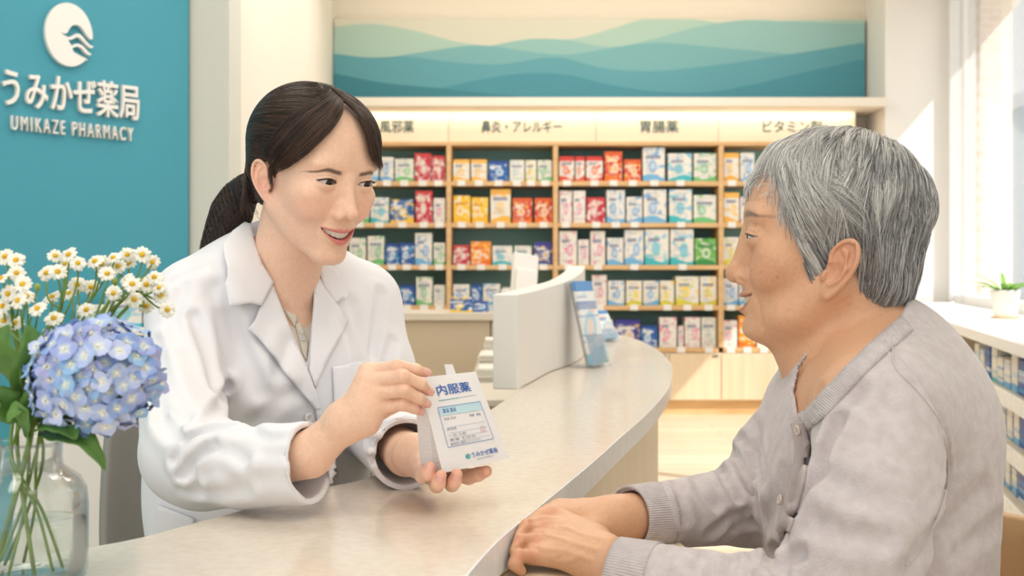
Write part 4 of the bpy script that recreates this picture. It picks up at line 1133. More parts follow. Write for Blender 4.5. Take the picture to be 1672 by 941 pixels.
def add_teeth(head, parent, old):
    """upper row of teeth as one arched strip with scalloped edges"""
    g = G(); n = 120; vs = []; fs = []; rows = 7
    for i in range(n+1):
        x = -22+44*i/n; u = abs(x)/(25.0 if old else 27.0)
        zc = -70+8.0*u**2; y = -85.2+17*u**2+(2 if old else 1.0)
        w = 7.6-1.6*u; ph = (x/w) % 1.0
        e = abs(ph-.5)*2                       # 1 at the gaps
        gap = max(0, (e-.72)/.28)
        for j in range(rows):
            t = j/(rows-1)
            z = zc+6.5-t*(10.6-2.6*u-(.5 if old else 0))+(gap**2)*1.6*(t > .6)
            vs.append((x, y+gap**2*1.5-math.sin(t*2.2)*1.1+(0.9*t), z))
    for i in range(n):
        for j in range(rows-1): k = i*rows+j; fs.append((k, k+1, k+rows+1, k+rows))
    V = head.wor(vs); G().add([tuple(v) for v in V], fs).build('teeth', mat('teeth_aged', rgb(222, 206, 176), .3) if old else M_teeth, parent, smooth=True, solid=.0012)
# head placements
def head_from_eyes(px, py, Y, yaw, nod, roll, sc, old):
    h = Head((0, 0, 0), math.radians(yaw), math.radians(nod), math.radians(roll), sc, old)
    h.o = np.array(W(px, py, Y))-h.wor([0, -84, 0]); return h
HP = head_from_eyes(570, 301, 1.36, 46, 17, -1, .94, False)
HO = head_from_eyes(1216, 388, 1.22, -99, 0, 0, 1.0, True)
SK_Y = rgb(244, 203, 177)[:3]; SK_O = rgb(218, 170, 136)[:3]

# ------------------------------------------------------------------ hair
def hair_mat(name, cols, rough=.35):
    m = bpy.data.materials.new(name); m.use_nodes = True
    n = m.node_tree.nodes; l = m.node_tree.links; p = n['Principled BSDF']; p.inputs['Roughness'].default_value = rough
    p.inputs['Specular IOR Level'].default_value = .45
    h = n.new('ShaderNodeHairInfo'); r = n.new('ShaderNodeValToRGB')
    while len(r.color_ramp.elements) < len(cols): r.color_ramp.elements.new(.5)
    for i, c in enumerate(cols): r.color_ramp.elements[i].position = i/(len(cols)-1); r.color_ramp.elements[i].color = rgb(*c)
    l.new(h.outputs['Random'], r.inputs['Fac']); l.new(r.outputs['Color'], p.inputs['Base Color'])
    return m
M_hair_y = hair_mat('dark_brown_hair', [(34, 24, 20), (48, 33, 26), (70, 48, 36), (92, 66, 50)], .32)
M_hairbase_y = mat('dark_brown_hair_base', rgb(34, 24, 20), .5, rgb(52, 37, 29), 14, 5, (.3, .7), (1, 1, 1))
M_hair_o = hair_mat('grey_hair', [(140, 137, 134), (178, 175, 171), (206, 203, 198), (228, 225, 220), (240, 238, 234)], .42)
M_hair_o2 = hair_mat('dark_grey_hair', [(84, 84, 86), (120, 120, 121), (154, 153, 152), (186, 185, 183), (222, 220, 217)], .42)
M_hairbase_o = mat('grey_hair_base', rgb(120, 118, 117), .6, rgb(150, 148, 146), 30, 5)
def scalp_sdf(P, old):
    d = s_ell(P, (0, 14, 32), (71, 90, 76))
    d = smin(d, s_ell(P, (0, -26, 34), (58, 54, 54)), 22)
    d = smin(d, s_ell(P, (0, -22, -26), (60, 52, 72)), 24)
    if old: d = smin(d, s_ell(P, (0, 40, -44), (50, 43, 50)), 30)
    else: d = smin(d, s_ell(P, (0, 40, -34), (54, 46, 46)), 30)
    return d
HL_Y = ([0, 20, 38, 52, 62, 70, 77, 84, 92, 100, 110, 125, 145, 180], [104, 96, 66, 42, 20, -2, -14, 2, 6, 0, -26, -52, -66, -70])
HL_O = ([0, 20, 33, 43, 51, 57, 62, 68, 76, 86, 94, 101, 108, 118, 135, 180], [66, 66, 60, 38, 4, -28, -34, -28, -8, 0, -4, -12, -34, -60, -92, -104])
def azim(L): return np.degrees(np.arctan2(np.abs(L[:, 0]), -(L[:, 1]-10)))
def hair_sdf(L, old):
    hl = HL_O if old else HL_Y
    z0 = np.interp(azim(L), *hl).astype(f32)
    t = np.clip((L[:, 2]-z0)/40.0, 0, 1); t = t*t*(3-2*t)
    if old:
        off = -1.5+6.5*t+2.0*np.clip(L[:, 1]/80.0, 0, 1)*t
        n = np.sin(L[:, 0]*.16+L[:, 2]*.11+1.2*np.sin(L[:, 1]*.07))*np.sin(L[:, 1]*.13-L[:, 2]*.09)
        off = off+1.6*n*t
    else:
        off = 2.5+5.5*t
    d = scalp_sdf(L, old)-off
    if old: z0 = z0+10*np.clip((88-azim(L))/30, 0, 1).astype(f32)
    return smax(d, (z0-L[:, 2])*.75, 5)
def on_level(dirs, cen, fn, r0=70.0, r1=150.0):
    """radial march outwards-in: points where fn = 0 along dirs from cen"""
    lo = np.full(len(dirs), 30.0); hi = np.full(len(dirs), r1)
    for _ in range(18):
        m = (lo+hi)/2; v = fn((cen+dirs*m[:, None]).astype(f32)); lo = np.where(v < 0, m, lo); hi = np.where(v < 0, hi, m)
    return cen+dirs*((lo+hi)/2)[:, None]
def sph(th, ph, s=-1):
    """direction: azimuth th from the front towards side s, elevation ph (degrees)"""
    th = np.radians(th); ph = np.radians(ph)
    return np.stack([s*np.sin(th)*np.cos(ph), -np.cos(th)*np.cos(ph), np.sin(ph)], -1)
def nrm(v): return v/np.maximum(np.linalg.norm(v, axis=-1, keepdims=True), 1e-9)

def long_hair(head, parent):
    rng = np.random.RandomState(11); cen = np.array([0, 10, 18.0])
    fl = lambda P: hair_sdf(head.loc(P), False)*f32(head.sc/1000)
    # base volume with combed grooves
    T = nrm(np.array([0, 1.0, -.12]))
    def fgro(P):
        L = head.loc(P); d = hair_sdf(L, False)
        u = nrm(L-cen); a = np.arctan2(u[:, 0], u[:, 2]+.25)          # angle around the pony-tail axis
        return (d+.55*np.sin(a*58+2*np.sin(a*17))*np.clip((L[:, 1]+70)/60, 0, 1))*f32(head.sc/1000)
    tail = [np.array(W(*p)) for p in ((412, 305, 1.475), (394, 318, 1.50), (379, 346, 1.515), (366, 385, 1.525), (357, 425, 1.525), (352, 468, 1.52))]
    tb = bspl(tail, 4); tr = np.interp(np.linspace(0, 1, len(tb)), [0, .12, .4, .75, 1], [.016, .021, .028, .027, .012])
    def fall(P):
        d = fgro(P); i = near(P, tb[len(tb)//2], .17)
        if len(i):
            p = P[i]; e = s_chain(p, tb, tr)
            e = e+.0010*np.sin(p[:, 0]*900+p[:, 2]*260)+.0006*np.sin(p[:, 0]*1700-p[:, 2]*380)
            d[i] = smin(d[i], e, .008)
        return d
    c = np.array(head.o); V, Q = surface_nets(fall, c-np.array([.30, .16, .24]), c+np.array([.16, .24, .16]), .0022)
    hb = np_mesh('hair', V, Q, M_hairbase_y, parent, True); hb['label'] = 'dark brown hair tied back in a low ponytail with side-swept fringe'
    # strands combed back to the tie
    N = 5200; u = nrm(rng.randn(N*4, 3)); P0 = on_level(u, cen, lambda L: scalp_sdf(L, False)-4)
    ok = P0[:, 2] > np.interp(azim(P0), *HL_Y)+1; u = u[ok][:N]; N = len(u)
    s = np.sign(u[:, 0]+rng.randn(N)*.02); side = np.stack([s, np.zeros(N), np.full(N, .28)], 1)
    k = 16; t = np.linspace(0, 1, k)[None, :, None]
    wgt = (.9+.5*rng.rand(N))*np.clip(1.1-np.abs(u[:, 0])*.9, .1, 1)
    mid = nrm(u*.8+T*.55+side*wgt[:, None])
    Tj = nrm(T+rng.randn(N, 3)*.10)
    B = nrm((1-t)**2*u[:, None]+2*t*(1-t)*mid[:, None]+t*t*Tj[:, None])
    lift = (.6+1.6*rng.rand(N))[:, None]*np.sin(np.pi*np.linspace(.1, 1, k))[None]
    Pt = on_level(B.reshape(-1, 3), cen, lambda L: hair_sdf(np.stack([L[:, 0], L[:, 1], np.maximum(L[:, 2], -8)], 1).astype(f32), False)).reshape(N, k, 3)
    Pt = Pt+B*(lift[..., None])
    ST = [head.wor(Pt.reshape(-1, 3)).reshape(N, k, 3)]; RA = [np.full(N, .00026)]
    # fringe: two swept bunches from the parting
    def fringe(s, n, path, jit, off0, off1, seed, rad):
        r = np.random.RandomState(seed); a = r.rand(n); out = []
        pa = np.array(path, float)                       # (controls, 2 edges, (th, ph))
        ctl = pa[:, 0][None]*(1-a)[:, None, None]+pa[:, 1][None]*a[:, None, None]
        ctl = ctl+r.randn(n, pa.shape[0], 2)*np.array(jit)*np.linspace(.4, 1.3, pa.shape[0])[None, :, None]
        m = pa.shape[0]; kk = 16; tt = np.linspace(0, m-1, kk); end = 1-(.42*r.rand(n)**1.5)
        D = np.zeros((n, kk, 2))
        for q in range(2):
            for i in range(n): D[i, :, q] = np.interp(tt*end[i], np.arange(m), ctl[i, :, q])
        # smooth the polyline
        for _ in range(3): D[:, 1:-1] = .25*D[:, :-2]+.5*D[:, 1:-1]+.25*D[:, 2:]
        dr = sph(D[..., 0].ravel(), D[..., 1].ravel(), s)
        base = on_level(dr, cen, lambda L: np.minimum(scalp_sdf(L, False), head_sdf(L, False)))
        off = (np.linspace(0, 1, kk)[None]*(off1-off0)+off0+3.5*np.sin(np.linspace(0, 3.14, kk))[None])*np.ones((n, 1))+r.rand(n)[:, None]*4
        Pf = base+dr*off.ravel()[:, None]
        ST.append(head.wor(Pf).reshape(n, kk, 3)); RA.append(np.full(n, rad))
    # near side (her right): long sweep over the temple
    fringe(-1, 900, [[(2, 60), (6, 76)], [(10, 46), (34, 60)], [(22, 30), (56, 44)], [(38, 10), (72, 22)], [(52, -6), (84, 4)], [(66, -15), (92, -6)]], (1.6, 1.4), 5, 4, 3, .00028)
    fringe(-1, 260, [[(2, 58), (6, 64)], [(12, 48), (18, 52)], [(24, 36), (32, 40)], [(40, 20), (48, 24)], [(54, -4), (58, 0)], [(68, -16), (72, -14)]], (1.0, 1.0), 5, 3, 4, .00026)
    fringe(-1, 110, [[(58, 14), (70, 14)], [(68, -2), (76, -2)], [(75, -18), (80, -18)], [(77, -34), (81, -38)]], (1.5, 2.0), 2, 1.5, 9, .00022)
    # far side: down to the brow and past the temple
    fringe(1, 1000, [[(-1, 60), (-4, 76)], [(5, 46), (26, 60)], [(9, 30), (46, 42)], [(15, 14), (60, 18)], [(22, 3), (66, -6)]], (1.6, 1.4), 7, 5, 5, .00028)
    fringe(1, 260, [[(-2, 58), (2, 64)], [(5, 46), (9, 50)], [(11, 34), (17, 36)], [(15, 16), (24, 18)], [(19, 4), (30, 4)]], (1.2, 1.2), 6, 4, 6, .00026)
    # pony-tail strands
    n = 1700; kk = 16; a = rng.rand(n)*6.283; q = np.sqrt(rng.rand(n))*1.02
    tbv = np.array(tb); sel = np.linspace(0, len(tb)-1, kk)
    cp = np.stack([np.interp(sel, np.arange(len(tb)), tbv[:, j]) for j in range(3)], 1); cr = np.interp(sel, np.arange(len(tb)), tr)
    e1 = np.array([1, .3, .35]); e1 /= np.linalg.norm(e1); tg = nrm(np.gradient(cp, axis=0)); e1k = nrm(e1[None]-tg*(tg @ e1)[:, None]); e2k = np.cross(tg, e1k)
    wob = rng.randn(n, 1)*.12*np.sin(np.linspace(0, 5, kk))[None]
    PT = cp[None]+(e1k[None]*np.cos(a[:, None]+wob)[..., None]+e2k[None]*np.sin(a[:, None]+wob)[..., None])*(cr[None]*q[:, None])[..., None]*1.03
    PT[:, -4:] += rng.randn(n, 1, 3)*.006*np.linspace(.2, 1, 4)[None, :, None]
    ST.append(PT); RA.append(np.full(n, .00028))
    # fly-away hairs
    kmax = 16
    allst = np.concatenate(ST); allr = np.concatenate(RA)
    hs = hair_curves('hair_strands', allst, allr, M_hair_y, hb)
    # elastic tie
    G().tube([tuple(np.array(tb[1])+.0) , tuple(np.array(tb[2]))], [.0215, .0225], 20).build('hair_tie', M_lash, hb, smooth=True)
    return hb

def short_hair(head, parent):
    rng = np.random.RandomState(21); cen = np.array([0, 12, 10.0])
    fl = lambda P: hair_sdf(head.loc(P), True)*f32(head.sc/1000)
    c = np.array(head.o); V, Q = surface_nets(fl, c-.16, c+.17, .0025)
    hb = np_mesh('hair', V, Q, M_hairbase_o, parent, True); hb['label'] = 'short layered grey hair'
    N = 29000; u = nrm(rng.randn(N*3, 3)); P0 = on_level(u, cen, lambda L: scalp_sdf(L, True)-3)
    ok = P0[:, 2] > np.interp(azim(P0), *HL_O)-1; u = u[ok][:N]; N = len(u)
    crown = nrm(np.array([-.22, .42, .9])); k = 9
    # growth direction: away from the crown, swept back on the sides, forward at the fringe
    away = nrm(u-crown[None]*(u @ crown)[:, None]+1e-4)
    ang = np.degrees(np.arccos(np.clip(u @ crown, -1, 1)))
    back = np.array([0, 1.0, 0]); down = np.array([0, 0, -1.0])
    az = azim(cen+u*90); sidew = np.exp(-((az-62)/22.0)**2)
    lock = np.stack([np.sin(u[:, 0]*9+u[:, 2]*13+1), np.cos(u[:, 1]*11-u[:, 2]*8), np.sin(u[:, 1]*10+u[:, 0]*7)], 1)
    d0 = nrm(away+lock*(.24*np.clip((P0[ok][:N][:, 2]+10)/50, .25, 1))[:, None]+rng.randn(N, 3)*.09+back[None]*(.50*sidew)[:, None]+down[None]*.18)
    fl_ = np.clip((48-P0[ok][:N][:, 2])/34, 0, 1)*np.clip((az-42)/14, 0, 1); dn = down[None]+back[None]*np.where(az < 108, .42, .05)[:, None]+rng.randn(N, 3)*.07
    d0 = nrm(d0*(1-fl_)[:, None]+nrm(dn)*fl_[:, None])
    L = (54+26*rng.rand(N))*np.where(az > 110, .72, 1.0)*np.where((az < 48) & (P0[ok][:N][:, 1] < -30), .46, 1.0); L = np.where((az > 66) & (az < 106) & (P0[ok][:N][:, 2] < 34), L*.5, L)
    step = L/(k-1); pos = cen+u*1.0; cur = P0[ok][:N].copy(); D = d0.copy(); pts = []
    prof = np.interp(np.linspace(0, 1, k), [0, .35, .8, 1], [-3, .5, 1.5, .5])
    layer = rng.rand(N)*4.5-2.5+2.0*lock[:, 0]
    for j in range(k):
        un = nrm(cur-cen)
        tgt = on_level(un, cen, lambda X: hair_sdf_open(X, True))
        pts.append(tgt+un*(prof[j]+layer*min(1, j/3.0)+.0)[:, None])
        D = D+down[None]*.10+back[None]*(.05*sidew)[:, None]; D = nrm(D-un*(D*un).sum(1)[:, None])
        cur = tgt+D*step[:, None]
    Pt = np.stack(pts, 1)
    # strands gather into locks: each leans towards its nearest guide with its length
    ng = 850; gi = rng.choice(N, ng, replace=False); root = Pt[:, 2]; ow = np.empty(N, int)
    for a in range(0, N, 2000): ow[a:a+2000] = np.argmin(((root[a:a+2000, None]-root[gi][None])**2).sum(-1), 1)
    cl = (np.linspace(0, 1, k)**1.3*.72)[None, :, None]*(.7+.3*rng.rand(N))[:, None, None]
    dlt = Pt[gi[ow]]-Pt; far_ = np.linalg.norm(dlt[:, -1], axis=1) > 17; cl = cl*np.where(far_, .2, 1)[:, None, None]
    Pt = Pt+dlt*cl+nrm(Pt-cen)*(rng.randn(ng)[ow]*1.6*np.ones(N))[:, None, None]*np.linspace(0, 1, k)[None, :, None]
    ST = head.wor(Pt.reshape(-1, 3)).reshape(N, k, 3)
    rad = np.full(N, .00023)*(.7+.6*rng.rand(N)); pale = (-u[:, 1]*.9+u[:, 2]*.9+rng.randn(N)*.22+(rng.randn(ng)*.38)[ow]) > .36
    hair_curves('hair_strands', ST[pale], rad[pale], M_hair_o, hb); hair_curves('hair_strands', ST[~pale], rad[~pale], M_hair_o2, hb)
    return hb
def hair_sdf_open(L, old):
    """hair envelope without the hairline cut, thinning towards the hairline: what hanging tips rest on"""
    z0 = np.interp(azim(L), *(HL_O if old else HL_Y)).astype(f32)
    t = np.clip((L[:, 2]-z0)/40.0, 0, 1); t = t*t*(3-2*t)
    return scalp_sdf(L, old)-(1.5+7.5*t+2.0*np.clip(L[:, 1]/80.0, 0, 1)*t)
# ------------------------------------------------------------------ helpers for bodies and clothes
def N3(*p): return np.array(W(*p))
def proj(P): 
    Y = np.maximum(P[:, 1], .2); return 836+P[:, 0]*F/Y, HOR-(P[:, 2]-CAM_Z)*F/Y
def poly_sd(P, poly):
    """signed distance (metres, negative inside) of points to an outline given on the photo, at each point's own depth"""
    x, y = proj(P); n = len(poly); d = np.full(len(P), 1e9); ins = np.zeros(len(P), bool)
    for i in range(n):
        ax, ay = poly[i]; bx, by = poly[(i+1) % n]
        ex, ey = bx-ax, by-ay; t = np.clip(((x-ax)*ex+(y-ay)*ey)/(ex*ex+ey*ey), 0, 1)
        d = np.minimum(d, (x-ax-t*ex)**2+(y-ay-t*ey)**2)
        c = (ay > y) != (by > y); ins ^= c & (x < (bx-ax)*(y-ay)/((by-ay) if by != ay else 1e-9)+ax)
    return (np.where(ins, -1, 1)*np.sqrt(d)*P[:, 1]/F).astype(f32)
def axes(a):
    a = math.radians(a); return np.array([[math.cos(a), math.sin(a), 0], [math.sin(a), -math.cos(a), 0], [0, 0, 1]]).T.astype(f32)  # columns lateral, forward, up
def folds_on(f, lst, y0=.8, y1=2.0):
    out = []
    for pts, amp, w in lst:
        pp = [p[:2] for p in bspl([(a, b, 0) for a, b in pts], 4)]
        P, ok = march(f, [p[0] for p in pp], [p[1] for p in pp], y0, y1)
        P = P[ok]
        if len(P) > 1: out.append((P, amp, w))
    return out
def apply_folds(P, d, fl):
    for pts, amp, w in fl:
        c = pts.mean(0); r = np.linalg.norm(pts-c, axis=1).max()+3*w
        i = near(P, c, r)
        if len(i):
            e = s_chain(P[i], pts, [0]*len(pts)); t = 1.0
            d[i] = d[i]+f32(amp*1.6)*(np.exp(-(e/w)**2)-.45*np.exp(-((e-1.9*w)/w)**2))
    return d
def sheet(name, f, poly, m, parent, off=.003, thick=.0028, step=6.0, y0=.8, y1=2.2, label=None, lift=None):
    """cloth piece: an outline filled with a grid, laid on surface f and given thickness"""
    bm = bmesh.new(); n = len(poly); pts = []
    for i in range(n):
        a, b = np.array(poly[i], float), np.array(poly[(i+1) % n], float); k = max(1, int(np.linalg.norm(b-a)/step))
        pts += [tuple(a+(b-a)*j/k) for j in range(k)]
    from mathutils import geometry as mg
    x0, x1 = min(p[0] for p in pts), max(p[0] for p in pts); y0_, y1_ = min(p[1] for p in pts), max(p[1] for p in pts)
    P2 = np.array(pts); inner = []
    gx = np.arange(x0, x1, step); gy = np.arange(y0_, y1_, step*.866)
    for j, y in enumerate(gy):
        for x in gx+(step/2 if j % 2 else 0):
            if np.min((P2[:, 0]-x)**2+(P2[:, 1]-y)**2) > (step*.6)**2: inner.append((x, y))
    allp = [Vector(p) for p in pts+inner]; E = [(i, (i+1) % len(pts)) for i in range(len(pts))]
    v2, e2, f2, *_ = mg.delaunay_2d_cdt(allp, E, [list(range(len(pts)))], 1, 1e-4)
    V, ok = march(f, [v[0] for v in v2], [v[1] for v in v2], y0, y1)
    nn = sdf_grad(f, V, .004)
    if lift is not None:
        o_ = np.array([lift(v[0], v[1]) for v in v2])
    else: o_ = off
    V = V+nn*np.reshape(np.broadcast_to(o_, (len(V),)), (-1, 1))
    fs = [tuple(q) for q in f2 if all(ok[k_] for k_ in q)]
    me = bpy.data.meshes.new(name); me.from_pydata([tuple(v) for v in V], [], fs); me.update()
    bm.from_mesh(me); bmesh.ops.recalc_face_normals(bm, faces=bm.faces)
    bmesh.ops.delete(bm, geom=[q for q in bm.verts if not q.link_faces], context='VERTS')
    # face the viewer side outwards
    if sum((q.normal.dot(Vector((0, -1, 0))) for q in bm.faces)) < 0: bmesh.ops.reverse_faces(bm, faces=bm.faces)
    bm.to_mesh(me); bm.free()
    me.polygons.foreach_set('use_smooth', [True]*len(me.polygons)); me.materials.append(m)
    o = bpy.data.objects.new(name, me); C.objects.link(o)
    md = o.modifiers.new('solid', 'SOLIDIFY'); md.thickness = thick; md.offset = 1
    put(o, parent)
    if label: o['label'] = label
    return o
def button(name, f, px, py, r, m, parent, off=.004, holes=4):
    P, ok = march(f, [px], [py], .8, 2.2); n = sdf_grad(f, P, .004)[0]; q = Vector(n).to_track_quat('Z', 'Y').to_matrix().to_4x4()
    Mx = Matrix.Translation(Vector(P[0])+Vector(n)*off) @ q
    g = G().lathe([(0, 0), (r, 0), (r, .0016), (r*.86, .0024), (r*.72, .0016), (0, .0016)], 24, Mx, cap=False)
    o = g.build(name, m, parent, smooth=True)
    g = G()
    for k in range(holes):
        a = math.pi/4+k*math.pi/2; g.lathe([(0, .0013), (r*.13, .0013), (r*.13, .0021), (0, .0021)], 8, Mx @ Matrix.Translation((math.cos(a)*r*.3, math.sin(a)*r*.3, 0)), cap=False)
    g.build('thread_holes', M_thread, o)
    return o
M_thread = mat('button_thread', rgb(190, 186, 184), .7)
M_coat = mat('white_cotton_coat', rgb(238, 237, 242), .62, bump=.05, bscale=900, bdist=.0004, sheen=.1)
M_shirt = mat('ivory_blouse', rgb(226, 217, 202), .6, bump=.05, bscale=700, bdist=.0004)
M_btn = mat('white_button', rgb(240, 238, 236), .25)
M_card = mat('grey_beige_knit', rgb(188, 177, 177), .85, rgb(204, 195, 196), 90, 4, (.25, .75), bump=.5, bscale=420, bdist=.0016, sheen=.35)
M_pearl = mat('pearl_button', rgb(222, 206, 190), .25)

def rib_mat(name, scale=520.0, rot=(0, 0, 0)):
    m = M_card.copy(); m.name = name; n = m.node_tree.nodes; l = m.node_tree.links
    b = n['Principled BSDF']; bp = n.new('ShaderNodeBump'); bp.inputs['Strength'].default_value = .5; bp.inputs['Distance'].default_value = .0009
    a = n.new('ShaderNodeAttribute'); a.attribute_name = 'rib'
    s_ = n.new('ShaderNodeMath'); s_.operation = 'SINE'; mu = n.new('ShaderNodeMath'); mu.operation = 'MULTIPLY'; mu.inputs[1].default_value = scale
    l.new(a.outputs['Fac'], mu.inputs[0]); l.new(mu.outputs[0], s_.inputs[0]); l.new(s_.outputs[0], bp.inputs['Height'])
    old = b.inputs['Normal'].links[0].from_node; l.new(old.outputs[0], bp.inputs['Normal']); l.new(bp.outputs[0], b.inputs['Normal'])
    return m

def hand_sd(P, spec, k=.0055):
    """wrist and palm chains blend softly (blend > .004), fingers stay apart and only blend into the palm"""
    d = None; g = None
    for pts, rad, kk in spec:
        if kk > .004:
            e = s_chain(P, pts, rad, .003); d = e if d is None else smin(d, e, kk)
        else:
            e = s_chain(P, pts, rad, .0025); g = e if g is None else smin(g, e, .0007)
    return smin(d, g, k)

# ================================================================== THE PHARMACIST
ph = thing('person', 'seated pharmacist with dark ponytail in a white lab coat holding the medicine bag', 'person', (-.33, 1.55, .43))
AXP = axes(32)
pSR, pSL = N3(314, 503, 1.42), N3(592, 497, 1.60)
neck0 = HP.wor([0, 16, -52]); neck1 = N3(458, 478, 1.475); neck2 = N3(455, 540, 1.50)
# arms
rElb, rCuf, rWri = N3(306, 745, 1.215), N3(506, 756, 1.135), N3(563, 690, 1.128)
rCen = N3(506, 742, 1.134)
rAx = nrm(rCuf-N3(400, 765, 1.165))
lElb, lCuf, lWri = N3(604, 690, 1.52), N3(664, 742, 1.285), N3(676, 742, 1.245)
lAx = nrm(lCuf-lElb)

def coat_base(P):
    d = s_ell(P, N3(438, 575, 1.515), (.150, .100, .165), AXP)
    d = smin(d, s_ell(P, N3(425, 790, 1.52), (.158, .112, .24), AXP), .07)
    d = smin(d, s_cap(P, pSR, pSL, .048), .06)
    d = smin(d, s_cap(P, N3(440, 425, 1.51), pSR+np.array([.02, 0, .012]), .042, .036), .05)
    d = smin(d, s_cap(P, N3(480, 425, 1.53), pSL+np.array([-.02, 0, .012]), .042, .036), .05)
    d = smin(d, s_ell(P, N3(415, 640, 1.44), (.055, .05, .05), AXP), .06)
    d = smin(d, s_ell(P, N3(520, 620, 1.52), (.055, .05, .05), AXP), .06)
    a = s_chain(P, bspl([pSR, N3(298, 600, 1.36), N3(300, 700, 1.26), rElb, N3(330, 764, 1.195)], 4), np.linspace(.051, .0445, 17), .004)
    a2 = s_chain(P, [rElb, N3(400, 765, 1.165), rCuf, N3(560, 752, 1.115)], [.0455, .0435, .0425, .042])
    a2 = smax(a2, (P-V3(rCuf)) @ V3(rAx), .003)
    d = smin(d, smin(a, a2, .02), .022)
    b = s_chain(P, [pSL, N3(622, 600, 1.57), lElb], [.052, .047, .046], .01)
    b2 = s_chain(P, [lElb, lCuf, N3(686, 752, 1.2)], [.047, .0425, .043])
    b2 = smax(b2, (P-V3(lCuf)) @ V3(lAx), .003)
    return smin(d, smin(b, b2, .02), .025)
VCOAT = [(405, 360), (418, 400), (440, 455), (456, 492), (478, 545), (500, 600), (506, 560), (511, 496), (513, 432), (520, 360)]
VSHIRT = [(405, 360), (424, 420), (448, 470), (466, 500), (484, 527), (494, 505), (502, 488), (511, 470), (515, 430), (520, 360)]
cfold = folds_on(coat_base, [
    ([(290, 752), (312, 722), (345, 706), (382, 700)], .0055, .006), ([(300, 775), (318, 745), (350, 728)], .005, .006), ([(322, 800), (316, 765), (336, 742)], .004, .006),
    ([(258, 560), (272, 625), (300, 690)], .003, .009), ([(318, 520), (338, 580), (352, 640)], .004, .008), ([(262, 690), (282, 715), (310, 722)], .004, .007),
    ([(250, 640), (268, 680), (292, 712)], .003, .007), ([(340, 690), (360, 660), (368, 630)], .004, .007), ([(300, 800), (340, 806), (400, 800)], .0025, .007), ([(410, 700), (440, 716), (492, 712)], .002, .006), ([(340, 740), (372, 735), (400, 752)], .0035, .007), ([(470, 560), (450, 620), (440, 690)], .0025, .010), ([(360, 470), (392, 560), (430, 640)], .003, .009), ([(560, 530), (574, 560), (582, 585)], .002, .008), ([(250, 560), (258, 620), (262, 680)], .0025, .008), ([(300, 470), (288, 510), (284, 560)], .002, .008),
    ([(395, 715), (430, 735), (470, 738)], .0022, .010), ([(385, 790), (430, 780), (480, 782)], .0016, .009),
    ([(370, 520), (390, 580), (420, 640)], .0028, .011), ([(345, 470), (360, 540), (372, 600)], .0028, .010), ([(330, 440), (305, 450), (280, 462)], .0016, .006),
    ([(620, 480), (614, 530), (606, 580)], .003, .008), ([(640, 560), (625, 610), (615, 650)], .003, .008), ([(575, 500), (585, 560), (590, 600)], .0022, .010),
    ([(410, 700), (440, 660), (480, 640)], .0022, .010), ([(598, 690), (630, 700), (670, 690)], .004, .006), ([(600, 720), (630, 728), (655, 715)], .0035, .006), ([(604, 750), (628, 748), (645, 738)], .003, .005)], 1.0, 1.9)
def coat_outer(P): return apply_folds(P, coat_base(P), cfold)
def tubecut(P, a, b, ra, rb): return s_cap(P, a, b, ra, rb)
hemc = N3(425, 1000, 1.52)[2]
def coat_f(P):
    d = coat_outer(P)
    i = near(P, N3(465, 470, 1.42), .24)
    if len(i):
        p = P[i]; e = d[i]; v = np.maximum(poly_sd(p, VCOAT), -(e+f32(.014))); v = np.maximum(v, p[:, 1]-f32(1.50))
        e = smax(e, -v, .002)
        # neck opening
        e = smax(e, -s_cap(p, neck1+np.array([0, 0, -.01]), neck0+np.array([0, 0, .05]), .058, .066), .004); d[i] = e
    d = smax(d, -s_cap(P, rCuf-rAx*.04, rCuf+rAx*.06, .034, .0392), .0015)
    d = smax(d, -s_cap(P, lCuf-lAx*.04, lCuf+lAx*.06, .034, .0392), .0015)
    return smax(d, f32(.46)-P[:, 2], .01)
V, Q = surface_nets(coat_f, (-.62, .98, .40), (.02, 1.76, 1.10), .0034)
coat = np_mesh('lab_coat', V, Q, M_coat, ph, True); coat['label'] = 'long-sleeved white lab coat with notched lapels'

def shirt_f(P):
    d = coat_base(P)+f32(.0085)
    d = np.maximum(d, poly_sd(P, [(395, 350), (405, 420), (440, 500), (485, 610), (515, 640), (520, 560), (530, 480), (535, 350)]))
    v = np.maximum(poly_sd(P, VSHIRT), -(d+f32(.0115))); d = smax(d, -v, .0015)
    d = smax(d, -s_cap(P, neck1+np.array([0, 0, -.01]), neck0+np.array([0, 0, .05]), .052, .06), .003)
    return np.maximum(d, P[:, 1]-f32(1.50))
V, Q = surface_nets(shirt_f, (-.50, 1.28, .80), (-.16, 1.56, 1.10), .003)
shirt = np_mesh('blouse', V, Q, M_shirt, ph, True); shirt['label'] = 'ivory button-front blouse under the coat'

